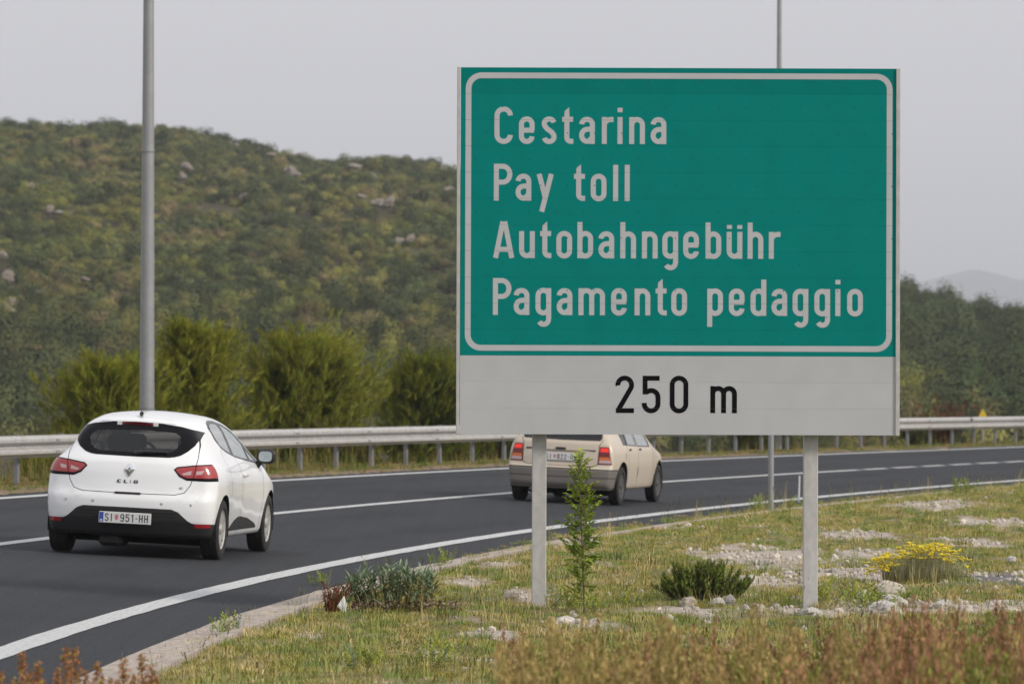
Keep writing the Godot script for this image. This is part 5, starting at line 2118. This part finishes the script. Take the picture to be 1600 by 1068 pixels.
func pine_bush(label: String, x: float, d: float, h: float, sd: int, tone: Color) -> void:
	var q := RandomNumberGenerator.new()
	q.seed = sd
	var t := thing("roadside_bush", label, "bush", on_ground(x, d, -0.05))
	var mb := MB.new()
	var where := []
	var tint := []
	for i in 26:
		var a := q.randf() * TAU
		var tip := Vector3(cos(a) * q.randf() * h * 0.75, h * q.randf_range(0.4, 1.0), sin(a) * q.randf() * h * 0.75)
		mb.tube([Vector3.ZERO, tip * 0.5 + Vector3(0, h * 0.08, 0), tip], [0.014, 0.01, 0.004], 4, false)
		for k in 12:
			var f := 0.2 + 0.8 * k / 11.0
			var p := tip * f + Vector3(q.randfn(), q.randfn(), q.randfn()) * 0.07
			p.y = maxf(p.y, 0.05)
			var ax := Vector3(q.randfn() * 0.6, 1.0, q.randfn() * 0.6).normalized()
			where.append(Transform3D((Basis(Quaternion(Vector3.UP, ax)) * Basis(Vector3.UP, q.randf() * TAU)).scaled(Vector3.ONE * q.randf_range(0.8, 1.5)), p))
			var k2 := q.randf_range(0.7, 1.25)
			tint.append(Color(tone.r * k2, tone.g * k2, tone.b * k2))
	tag(obj("stems", mb.mesh(), M.bark, t), "", "", "", "stuff")
	multi("foliage", M_needles, M.needle, where, tint, t)

func build_verge_plants() -> void:
	# bushes and one yellow sign behind the rail on the right
	var words := ["first", "second", "third", "fourth", "fifth", "sixth", "seventh", "eighth", "ninth", "tenth", "eleventh", "twelfth"]
	for i in 10:
		var s := 62.0 + i * 4.6
		var p := road_p(s, 10.5 + 1.2 * sin(i * 2.1))
		pine_bush("dull green bush behind the far guardrail, %s from the left" % words[i], p.x, -p.z, 0.8 + 0.25 * sin(i * 3.7), 140 + i, Color(0.10, 0.12, 0.045))
	pine_bush("rust brown bush poking above the guardrail right of the toll sign", 11.05, 131.0, 1.25, 161, Color(0.26, 0.13, 0.085))
	var base := on_ground(12.75, 138.5, -0.02)
	var ys := thing("warning_sign", "small yellow triangular sign peeping over the guardrail at the right", "sign", base)
	var mb := MB.new()
	var up := 1.62 - base.y
	mb.tube([Vector3.ZERO, Vector3(0, up - 0.05, 0)], [0.03, 0.03], 8)
	obj("pole", mb.mesh(), M.pole_steel, ys)
	mb = MB.new()
	mb.poly(pl([[-0.14, up - 0.26], [0.14, up - 0.26], [0.0, up]]), 0.036)
	mb.poly(pl([[-0.14, up - 0.26], [0.14, up - 0.26], [0.0, up]]), 0.032)
	obj("panel", mb.mesh(), M.yellow_paint, ys)

func leafy_twig(sd: int, n: int, length: float, leaf: float, wid: float) -> ArrayMesh:
	var mb := MB.new()
	var q := RandomNumberGenerator.new()
	q.seed = sd
	var bend := Vector3(0.12, 0.35, 0)
	var path := func(f: float) -> Vector3: return Vector3(length * f, 0.35 * length * f * f + 0.1 * length * f, 0.02 * sin(f * 5.0 + sd))
	mb.col = Color(0.6, 0.45, 0.5)
	for k in 4:
		var a: Vector3 = path.call(k / 4.0)
		var b: Vector3 = path.call((k + 1) / 4.0)
		mb.tri(a + Vector3(0, 0.0022, 0), a - Vector3(0, 0.0022, 0), b, Vector3.BACK, Vector3.BACK, Vector3.BACK)
		mb.tri(a + Vector3(0, 0, 0.0022), a - Vector3(0, 0, 0.0022), b, Vector3.UP, Vector3.UP, Vector3.UP)
	for i in n:
		var f := 0.22 + 0.78 * float(i) / (n - 1)
		var p: Vector3 = path.call(f)
		var s := 1.0 if i % 2 == 0 else -1.0
		var d := Vector3(0.6, 0.25 + q.randfn() * 0.35, s * q.randf_range(0.4, 1.0))
		if i == n - 1: d = Vector3(1, 0.4, 0)
		d = d.normalized()
		var side := d.cross(Vector3(q.randfn() * 0.4, 1, q.randfn() * 0.4)).normalized()
		var nn := side.cross(d).normalized()
		if nn.y < 0: nn = -nn
		var l := leaf * q.randf_range(0.75, 1.15)
		var m := p + d * l * 0.45 + nn * l * 0.08
		var e := p + d * l - nn * l * 0.05
		var k := q.randf_range(0.75, 1.25)
		mb.col = Color(k, k, k)
		mb.tri(p, m + side * wid, e, nn, nn, nn)
		mb.tri(p, m - side * wid, e, nn, nn, nn)
	return mb.mesh()

func leaf_blade(sd: int, l: float, wid: float, droop: float) -> ArrayMesh:
	# a long leaf along +z-ish, folded along its rib and arching
	var mb := MB.new()
	var n := 6
	var prev := []
	for i in n + 1:
		var f := float(i) / n
		var w := wid * sin(PI * pow(clampf(0.06 + f * 0.94, 0, 1), 0.8))
		var p := Vector3(0, l * (0.55 * f - droop * f * f), l * 0.85 * f)
		var row := [p + Vector3(-w, w * 0.25, 0), p, p + Vector3(w, w * 0.25, 0)]
		if i > 0:
			var up := Vector3(0, 0.8, -0.4)
			mb.quad(prev[0], prev[1], row[1], row[0], up)
			mb.quad(prev[1], prev[2], row[2], row[1], up)
		prev = row
	return mb.mesh()

func plant_mat(c: Color, rough := 0.65) -> StandardMaterial3D:
	var m: StandardMaterial3D = M.leaf.duplicate()
	m.albedo_color = Color(c.r, c.g, c.b).linear_to_srgb()
	m.roughness = rough
	return m

func build_near_plants() -> void:
	var q := RandomNumberGenerator.new()
	q.seed = 77
	# ---- the sapling by the left sign post
	var sap := thing("sapling", "slender green sapling growing beside the left sign post", "tree", on_ground(0.575, 40.6, -0.02))
	var mb := MB.new()
	mb.tube([Vector3(0.01, 0, 0), Vector3(0.0, 0.3, 0.01), Vector3(-0.01, 0.6, 0), Vector3(-0.03, 0.95, 0.01), Vector3(-0.045, 1.27, 0)], [0.012, 0.010, 0.008, 0.006, 0.003], 7)
	obj("trunk", mb.mesh(), plant_mat(Color(0.20, 0.165, 0.09)), sap)
	var twigs := [leafy_twig(1, 21, 0.20, 0.056, 0.0135), leafy_twig(2, 19, 0.18, 0.06, 0.014), leafy_twig(3, 17, 0.14, 0.054, 0.013)]
	var greens := [plant_mat(Color(0.28, 0.37, 0.055)), plant_mat(Color(0.21, 0.30, 0.05)), plant_mat(Color(0.38, 0.44, 0.065)), plant_mat(Color(0.30, 0.34, 0.06))]
	for i in 130:
		var f := float(i) / 129.0
		var y := 0.14 + 1.12 * pow(f, 0.92)
		var o := obj("leafy_twig", twigs[i % 3], greens[q.randi() % 4 if f > 0.5 else q.randi() % 2], sap)
		o.position = Vector3(-0.045 * pow(y / 1.27, 1.6), y, 0)
		var k := (0.62 if y < 0.42 else 1.0) * (1.0 - 0.42 * f) * q.randf_range(0.7, 1.15)
		o.basis = (Basis(Vector3.UP, q.randf() * TAU) * Basis(Vector3(0, 0, 1), q.randf_range(-0.7, 0.55) + 0.3 * f)).scaled(Vector3.ONE * k)
	# ---- the grey green leafy plant by the gutter
	var sage := thing("sage_plant", "wide grey green long-leaved plant growing near the gutter", "plant", on_ground(-0.94, 41.1, -0.01))
	var blades := [leaf_blade(1, 0.12, 0.0095, 0.30), leaf_blade(2, 0.10, 0.009, 0.42), leaf_blade(3, 0.115, 0.010, 0.70)]
	var sm := [plant_mat(Color(0.29, 0.34, 0.235), 0.9), plant_mat(Color(0.20, 0.26, 0.165), 0.9), plant_mat(Color(0.14, 0.20, 0.11), 0.9)]
	var dry := plant_mat(Color(0.36, 0.28, 0.06))
	for i in 60:
		var a := q.randf() * TAU
		var rr := sqrt(q.randf())
		var foot := Vector3(cos(a) * rr * 0.24, 0, sin(a) * rr * 0.13)
		var tip := Vector3(cos(a) * rr * 0.34, 0.30 - 0.14 * rr * rr + q.randf_range(-0.03, 0.03), sin(a) * rr * 0.22)
		if i < 10:
			var tx := -0.27 + 0.06 * i
			tip = Vector3(tx, 0.25 - 0.9 * tx * tx + q.randf_range(-0.02, 0.02), 0.13)
			foot = Vector3(tip.x * 0.75, 0.01, 0.12)
		mb = MB.new()
		mb.tube([foot, foot.lerp(tip, 0.5) + Vector3(0, 0.03, 0), tip], [0.004, 0.0035, 0.003], 5, false)
		obj("stem", mb.mesh(), plant_mat(Color(0.34, 0.31, 0.15)), sage)
		for k in 14:
			var dr := k < 2 and q.randf() < 0.14
			var o := obj("leaf", blades[2] if k < 3 and i >= 10 else blades[q.randi() % 2], dry if dr else sm[q.randi() % 3], sage)
			o.position = foot.lerp(tip, (0.5 if i >= 10 else 0.72) + (0.5 if i >= 10 else 0.28) * k / 13.0)
			o.basis = (Basis(Vector3.UP, q.randf() * TAU) * Basis(Vector3.RIGHT, 0.45 - 1.0 * k / 13.0 + q.randf_range(-0.3, 0.3))).scaled(Vector3.ONE * q.randf_range(0.65, 1.05))
	var where := []
	var tint := []
	var shred := leaf_blade(8, 0.09, 0.008, 0.5)
	for i in 260:
		var x := q.randf_range(-0.28, 0.42)
		where.append(Transform3D((Basis(Vector3.UP, q.randf() * TAU) * Basis(Vector3.RIGHT, q.randf_range(-0.3, 0.5))).scaled(Vector3.ONE * q.randf_range(0.6, 1.3)), Vector3(x, q.randf() * 0.05 + 0.03, 0.17 + q.randf_range(-0.08, 0.09) + x * 0.15)))
		var k := q.randf_range(0.5, 1.3)
		tint.append(Color(0.15 * k, 0.085 * k, 0.065 * k) if q.randf() < 0.8 else Color(0.33, 0.28, 0.24))
	multi("dead_leaves", shred, M.leaf, where, tint, sage)
	sage.scale = Vector3.ONE * 1.22
	# ---- rusty dead plant and litter left of it
	var dead := thing("dead_plant", "dark rusty dead plant beside the gutter", "plant", on_ground(-1.42, 40.7, 0.0))
	mb = MB.new()
	for i in 60:
		var a := q.randf() * TAU
		var h := q.randf_range(0.06, 0.26)
		var k := q.randf_range(0.6, 1.3)
		mb.col = Color(0.15 * k, 0.06 * k, 0.03 * k)
		var foot := Vector3(cos(a), 0, sin(a)) * q.randf() * 0.06
		var lean := Vector3(cos(a) * 0.35 + 0.15, 0, sin(a) * 0.3) * h
		mb.tube([foot, foot + Vector3(0, h * 0.5, 0) + lean * 0.3, foot + Vector3(0, h, 0) + lean], [0.004, 0.003, 0.002], 4, false)
		for z in 5:
			var f := q.randf_range(0.3, 1.0)
			var p := foot + Vector3(0, h * f, 0) + lean * f
			mb.tri(p, p + Vector3(q.randfn(), q.randfn() + 0.6, q.randfn()) * 0.014, p + Vector3(q.randfn(), q.randfn(), q.randfn()) * 0.014, Vector3.BACK, Vector3.BACK, Vector3.UP)
	tag(obj("dead_stems", mb.mesh(), M.leaf, dead), "", "", "", "stuff")
	mb = MB.new()
	var lp := on_ground(-1.375, 40.45, 0.09)
	mb.flat(Vector3(0, -0.02, 0), Vector3(0.062, -0.02, 0.01), Vector3(0.055, 0.065, 0.0), Vector3.BACK)
	mb.flat(Vector3(0.062, -0.02, 0.01), Vector3(0.075, -0.01, -0.04), Vector3(0.055, 0.065, 0.0), Vector3.RIGHT)
	mb.flat(Vector3(0, -0.02, 0), Vector3(0.075, -0.01, -0.04), Vector3(0.055, 0.065, 0.0), Vector3.UP)
	mb.flat(Vector3(0, -0.02, 0), Vector3(0.062, -0.02, 0.01), Vector3(0.07, -0.09, 0.0), Vector3.BACK)
	mb.flat(Vector3(0, -0.02, 0), Vector3(0.075, -0.01, -0.04), Vector3(0.07, -0.09, 0.0), Vector3.BACK)
	var li := obj("paper_scrap", mb.mesh(), M.paper)
	li.position = lp
	tag(li, "folded scrap of white paper caught in the rusty dead plant", "litter")
	# ---- dark green upright bush
	var jun := thing("dark_bush", "dark green upright needle bush behind the pale stones", "bush", on_ground(1.66, 43.3, -0.02))
	where = []
	tint = []
	mb = MB.new()
	var small := needle_tuft(72, 22, 0.036, 0.0022)
	for i in 130:
		var x := q.randf_range(-0.34, 0.34)
		var z := q.randf_range(-0.14, 0.14)
		var h := (0.29 - 1.1 * x * x) * q.randf_range(0.5, 1.15)
		if i < 6: h = 0.22 + 0.12 * q.randf()
		var foot := Vector3(x * 0.7, 0, z * 0.6)
		var tip := Vector3(x * 1.02 + q.randfn() * 0.05, h, z)
		mb.tube([foot, tip], [0.005, 0.002], 4, false)
		for k in 15:
			var f := 0.22 + 0.78 * k / 14.0
			var ax := Vector3(x * 0.7 + q.randfn() * 0.25, 1.0, q.randfn() * 0.25).normalized()
			where.append(Transform3D((Basis(Quaternion(Vector3.UP, ax)) * Basis(Vector3.UP, q.randf() * TAU)).scaled(Vector3.ONE * q.randf_range(0.7, 1.3)), foot.lerp(tip, f)))
			var k2 := q.randf_range(0.7, 1.3)
			tint.append(Color(0.17 * k2, 0.225 * k2, 0.045 * k2))
	tag(obj("stems", mb.mesh(), M.bark, jun), "", "", "", "stuff")
	multi("foliage", small, M.leaf, where, tint, jun)
	# ---- yellow flowered cushion
	var yel := thing("flowering_bush", "grey green cushion with a cloud of yellow flower heads", "flowering plant", on_ground(3.82, 47.8, -0.02))
	where = []
	tint = []
	var fw := []
	var ft := []
	mb = MB.new()
	var stalk := tuft_mesh(81, 14, 0.2, 0.002, 0.03, 0.35, Color(1, 1, 1), Color(0.85, 0.8, 0.7))
	for i in 240:
		var a := q.randf() * TAU
		var r := sqrt(q.randf())
		var p := Vector3(cos(a) * r * 0.40 + 0.03, 0, sin(a) * r * 0.3)
		where.append(Transform3D(Basis(Vector3.UP, q.randf() * TAU).scaled(Vector3(1, q.randf_range(0.95, 1.7) * (1.15 - 0.5 * r * r), 1)), p))
		var k := q.randf_range(0.8, 1.2)
		tint.append(Color(0.50 * k, 0.49 * k, 0.31 * k))
	for i in 210:
		var a := q.randf() * TAU
		var r := sqrt(q.randf())
		var x := cos(a) * r * 0.46 + (-0.12 if i % 3 == 0 else 0.0)
		var foot := Vector3(x * 0.6, 0.1, sin(a) * r * 0.2)
		var tip := Vector3(x, 0.335 - 0.5 * x * x + q.randf_range(-0.10, 0.05) - (0.06 if x < -0.2 else 0.0), sin(a) * r * 0.3)
		mb.tube([foot, tip], [0.002, 0.0016], 3, false)
		for z in 7:
			var e := tip + Vector3(q.randfn() * 0.016, q.randfn() * 0.004, q.randfn() * 0.016)
			fw.append(Transform3D(Basis(Vector3.UP, q.randf() * TAU).scaled(Vector3.ONE * q.randf_range(0.75, 1.25)), e))
			var k := q.randf_range(0.8, 1.15)
			ft.append(Color(0.82 * k, 0.67 * k, 0.06))
	multi("foliage", stalk, M.leaf, where, tint, yel)
	tag(obj("flower_stems", mb.mesh(), plant_mat(Color(0.3, 0.3, 0.18)), yel), "", "", "", "stuff")
	var bead := SphereMesh.new()
	bead.radius = 0.0105
	bead.height = 0.011
	bead.radial_segments = 7
	bead.rings = 4
	multi("flower_heads", bead, M.leaf, fw, ft, yel)
	# ---- small weeds that stand out, each with its own place
	var weed := thing("weed", "green weed sprouting where the gutter meets the grass", "weed", on_ground(-0.72, 52.4, 0.0), 0.0)
	var lt := leafy_twig(9, 13, 0.16, 0.036, 0.006)
	for i in 26:
		var o := obj("leafy_twig", lt, greens[1 + i % 3] if i % 4 else sm[1], weed)
		o.position = Vector3(q.randfn() * 0.06, 0.01, q.randfn() * 0.06)
		o.basis = (Basis(Vector3.UP, q.randf() * TAU) * Basis(Vector3(0, 0, 1), q.randf_range(0.4, 1.3))).scaled(Vector3.ONE * q.randf_range(0.6, 1.2))
	var at := [["leafy weed on the asphalt edge above the rusty dead plant", -1.77, 47.0, 0.7], ["green weed overhanging the near kerb", -2.06, 37.6, 0.9], ["tall green weed at the foot of the right sign post", 2.62, 42.0, 1.25], ["bright weed right of the right sign post", 2.85, 41.6, 1.4], ["dense low weed between the left sign post and the sapling", 0.42, 41.2, 1.15], ["leafy weed below the sapling", 0.62, 40.2, 0.9],
		["dark grass clump at the foot of the thin metal post", 3.75, 76.6, 1.3], ["dark green clump right of the thin metal post", 4.3, 77.8, 1.1], ["lone green weed at the far edge of the asphalt", 7.35, 84.0, 1.6], ["bluish weed at the bottom edge left of centre", -0.95, 32.2, 1.0], ["grey green weed among the grass at the bottom edge", -0.45, 32.4, 1.1], ["small green weed between the dark bush and the right post", 2.28, 41.9, 0.6], ["low weed growing by the bare patch below the sapling", 0.95, 41.6, 0.8]]
	for i in at.size():
		var a = at[i]
		copy(weed, "weed", a[0], on_ground(a[1], a[2], 0.0), i * 1.3, a[3])

func build_grass() -> void:
	var forms := [tuft_mesh(91, 26, 0.045, 0.0019, 0.065, 1.0, Color(1.08, 1.04, 0.9), Color(0.85, 0.95, 0.9)), tuft_mesh(92, 17, 0.058, 0.0015, 0.055, 0.8, Color(1.15, 1.05, 0.8), Color(0.85, 0.95, 0.95)), tuft_mesh(93, 9, 0.26, 0.0016, 0.04, 0.35, Color(1.1, 1.0, 0.8), Color(0.9, 0.95, 0.9), 0.022)]
	var where := [[], [], []]
	var tint := [[], [], []]
	for i in 95000:
		var d := lerpf(23.0, 118.0, pow(rng.randf(), 1.25))
		var x := rng.randf_range(-4.0, 0.108 * d + 2.0)
		var u := road_u(x, d)
		var edge := -1.16 + smoothstep(50.0, 64.0, d) * 0.62 + 0.34 * n1.get_noise_2d(x * 90.0, d * 60.0)
		if u > edge or u < -16.0: continue
		var b := bareness(x, d)
		if rng.randf() < smoothstep(0.2, 0.7, b) * 0.97: continue
		var g := n3.get_noise_2d(x * 60.0, d * 22.0) + 0.6 * n2.get_noise_2d(x * 180.0, d * 70.0) + rng.randfn() * 0.12
		var c := Color(0.215, 0.19, 0.058)
		if g > 0.16: c = Color(0.13, 0.165, 0.05)
		elif g > -0.04: c = Color(0.18, 0.185, 0.058)
		elif g < -0.3: c = Color(0.29, 0.24, 0.125)
		if rng.randf() < 0.06: c = Color(0.38, 0.31, 0.17)
		var f := 0
		var r := rng.randf()
		if r > 0.62: f = 1
		if r > 0.972: f = 2
		var sc := rng.randf_range(0.6, 1.25) * (0.85 + 0.5 * clampf(n2.get_noise_2d(x * 50.0 + 9.0, d * 20.0) + 0.3, 0, 1))
		if d > 62.0: sc *= 1.15
		if u > edge - 0.25: sc *= 0.7
		var bs := Basis(Vector3.UP, rng.randf() * TAU).scaled(Vector3(sc, sc * rng.randf_range(0.8, 1.2), sc))
		where[f].append(Transform3D(bs, on_ground(x, d, -0.004)))
		var k := rng.randf_range(0.8, 1.2)
		k *= 1.75
		tint[f].append(Color(c.r * k * 1.24, c.g * k * 1.18, c.b * k * 1.2))
	# far verge: taller, drier, thicker towards the posts
	for i in 26000:
		var s := rng.randf_range(6.0, 118.0)
		var u := rng.randf_range(7.5, 13.0)
		if u < 8.0 and rng.randf() > (u - 7.45) * 1.5: continue
		if s > 45.0 and u > 8.9: continue
		var p := road_p(s, u)
		var d := -p.z
		var x := p.x
		var f := 1
		var r := rng.randf()
		if r > 0.90: f = 2
		elif r < 0.35: f = 0
		var g := n2.get_noise_2d(x * 60.0, d * 30.0) + rng.randfn() * 0.15
		var c := Color(0.19, 0.175, 0.06)
		if g > 0.12: c = Color(0.115, 0.145, 0.04)
		elif g < -0.15: c = Color(0.27, 0.19, 0.085)
		var sc := rng.randf_range(0.8, 1.5) * (1.0 + 0.8 * smoothstep(8.2, 9.2, u) * smoothstep(60.0, 40.0, s))
		where[f].append(Transform3D(Basis(Vector3.UP, rng.randf() * TAU).scaled(Vector3.ONE * sc), on_ground(x, d, -0.01)))
		var k := rng.randf_range(0.8, 1.2)
		k *= 1.55
		tint[f].append(Color(c.r * k, c.g * k, c.b * k))
	var clump := tuft_mesh(95, 70, 0.085, 0.0017, 0.10, 0.9, Color(1.05, 1.02, 0.9), Color(0.9, 0.95, 0.9))
	var cw := []
	var ct := []
	for i in 900:
		var d := lerpf(25.0, 95.0, pow(rng.randf(), 1.4))
		var x := rng.randf_range(-3.0, 0.108 * d + 1.0)
		if road_u(x, d) > -1.25 or bareness(x, d) > 0.55: continue
		if n2.get_noise_2d(x * 80.0 + 5.0, d * 30.0) < 0.02: continue
		var sc := rng.randf_range(0.6, 1.5)
		cw.append(Transform3D(Basis(Vector3.UP, rng.randf() * TAU).scaled(Vector3(sc, sc * rng.randf_range(0.7, 1.2), sc)), on_ground(x, d, -0.01)))
		var k := rng.randf_range(0.8, 1.3)
		ct.append(Color(0.17 * k, 0.215 * k, 0.07 * k) if rng.randf() < 0.7 else Color(0.22 * k, 0.25 * k, 0.16 * k))
	multi("grass_clumps", clump, M.leaf, cw, ct, self, "denser green clumps scattered through the dry turf", "grass")
	var lb := ["short dry yellow green grass covering the near verge", "thin taller grass growing through the short turf", "seeding grass stalks standing above the turf"]
	for f in 3:
		multi("grass", forms[f], M.leaf, where[f], tint[f], self, lb[f], "grass")

func panicle(sd: int, h: float, bits: int, top_c: Color, low_c: Color, wide: float) -> ArrayMesh:
	var mb := MB.new()
	var q := RandomNumberGenerator.new()
	q.seed = sd
	var stems := 4
	for s in stems:
		var a := TAU * s / stems + q.randf()
		var foot := Vector3(cos(a), 0, sin(a)) * 0.02
		var hh := h * q.randf_range(0.72, 1.05)
		var tip := foot + Vector3(cos(a) * wide * q.randf(), hh, sin(a) * wide * q.randf())
		mb.col = low_c * 0.9
		mb.tube([foot, foot.lerp(tip, 0.5) + Vector3(0, 0, 0.01), tip], [0.0045, 0.0035, 0.002], 4, false)
		for i in bits:
			var f := q.randf_range(0.15, 1.02)
			var p := foot.lerp(tip, f)
			var r := (0.038 * (1.12 - f) + 0.010) * (0.5 + 0.5 * absf(sin(f * 11.0 + s * 2.0)))
			p += Vector3(q.randfn(), q.randfn() * 0.6, q.randfn()) * r * 0.8
			var c := low_c.lerp(top_c, smoothstep(0.35, 0.75, f + q.randfn() * 0.1))
			var k := q.randf_range(0.7, 1.3)
			mb.col = Color(c.r * k, c.g * k, c.b * k)
			var nn := Vector3(q.randfn(), q.randfn() * 0.6 + 0.4, q.randfn()).normalized()
			var t := nn.cross(Vector3(q.randfn() * 0.5, 1.0, q.randfn() * 0.5)).normalized() * 0.0042 * q.randf_range(0.7, 1.4)
			var e := nn.cross(t) * q.randf_range(2.0, 3.4)
			mb.tri(p - t, p + e, p + t, nn, nn, nn)
			mb.tri(p - t, p - e, p + t, nn, nn, nn)
	return mb.mesh()

func build_foreground() -> void:
	# blurred rust and olive weeds right in front
	var rust := Color(0.36, 0.20, 0.115)
	var olive := Color(0.25, 0.235, 0.06)
	var gold := Color(0.40, 0.30, 0.125)
	var forms := [panicle(201, 0.5, 170, rust, olive, 0.09), panicle(202, 0.5, 170, gold, olive, 0.10), panicle(203, 0.42, 170, Color(0.27, 0.27, 0.075), Color(0.17, 0.215, 0.055), 0.10)]
	var where := [[], [], []]
	var tint := [[], [], []]
	for i in 780:
		var d := rng.randf_range(19.5, 28.5)
		var x := rng.randf_range(-0.35, 0.108 * d + 1.2)
		if x < 0.02 + 0.14 * n1.get_noise_2d(d * 60.0, 3.0): continue
		var g := n2.get_noise_2d(x * 70.0, d * 30.0)
		var f := 0 if g + clampf((x - 1.1) * 0.3, -0.3, 0.35) > 0.02 else 1
		if rng.randf() < 0.46: f = 2
		# the thicket's top is uneven and a little higher to the right
		var hgt := 1.615 + 0.07 * smoothstep(1.3, 2.1, x * 25.0 / d) - 0.0425 * d + 0.18 * n1.get_noise_2d(x * 90.0, d * 30.0) + 0.065 * rng.randfn() + 0.03 * clampf(x - 1.0, -1, 1)
		if rng.randf() < 0.3: hgt *= 0.8
		var sc := clampf(hgt, 0.25, 0.95) / 0.5
		where[f].append(Transform3D(Basis(Vector3.UP, rng.randf() * TAU).scaled(Vector3(0.8 + 0.2 * sc, sc, 0.8 + 0.2 * sc)), on_ground(x, d, 0.0)))
		var k := rng.randf_range(0.75, 1.3)
		tint[f].append(Color(k, k, k))
	var lb := ["rust brown weeds massed along the bottom right edge", "yellow brown weeds massed along the bottom edge below the sign", "olive green weeds mixed into the brown mass"]
	for f in 3:
		multi("weed_thicket", forms[f], M.leaf, where[f], tint[f], self, lb[f], "weeds")
	# single spikes at the lower left corner
	var spike := thing("weed_spike", "rust tipped weed spike in the lower left corner", "weed", Vector3.ZERO, 0.0, "rusty weed spikes in the lower left corner")
	var mb := MB.new()
	var q := RandomNumberGenerator.new()
	q.seed = 300
	mb.col = Color(0.2, 0.16, 0.07)
	mb.tube([Vector3(0, 0, 0), Vector3(0.01, 0.3, 0), Vector3(0.0, 0.6, 0.0)], [0.005, 0.004, 0.002], 5, false)
	obj("stem", mb.mesh(), M.leaf, spike)
	mb = MB.new()
	for i in 320:
		var f := 0.38 + 0.62 * pow(q.randf(), 0.8)
		var r := 0.026 * sin(PI * clampf((f - 0.32) / 0.74, 0, 1)) + 0.006
		var p := Vector3(q.randfn() * r * 0.6, 0.62 * f, q.randfn() * r * 0.6)
		var k := q.randf_range(0.65, 1.3)
		var c := Color(0.36, 0.165, 0.08) if q.randf() < 0.75 else Color(0.36, 0.28, 0.07)
		mb.col = Color(c.r * k, c.g * k, c.b * k)
		var nn := Vector3(q.randfn(), q.randfn() + 0.4, q.randfn()).normalized()
		var t := nn.cross(Vector3(q.randfn(), q.randfn(), q.randfn())).normalized() * 0.011
		mb.tri(p - t, p + nn.cross(t), p + t, nn, nn, nn)
	obj("seed_head", mb.mesh(), M.leaf, spike)
	# x, distance, size
	var spots := [[-2.33, 23.4, 0.84], [-2.30, 24.1, 0.93], [-2.08, 22.5, 0.95], [-2.19, 23.9, 0.70], [-2.09, 23.6, 0.81], [-1.96, 22.6, 1.04], [-2.06, 24.2, 0.91], [-1.92, 23.1, 0.83], [-1.86, 23.0, 0.90], [-1.90, 24.3, 0.67], [-1.71, 22.6, 0.96], [-1.73, 23.5, 0.78], [-1.73, 24.0, 0.89], [-1.58, 22.5, 0.92], [-1.66, 24.0, 0.71], [-2.29, 23.5, 0.77], [-2.13, 22.7, 0.86], [-1.94, 24.3, 0.69], [-1.76, 22.9, 0.77]]
	for i in spots.size():
		var x: float = spots[i][0]
		var d: float = spots[i][1]
		var k: float = spots[i][2]
		var base := ground_y(x, d)
		if i == 0:
			spike.position = Vector3(x, base, -d)
			spike.scale = Vector3.ONE * k
		else:
			copy(spike, "weed_spike", "", Vector3(x, base, -d), i * 1.1, k)
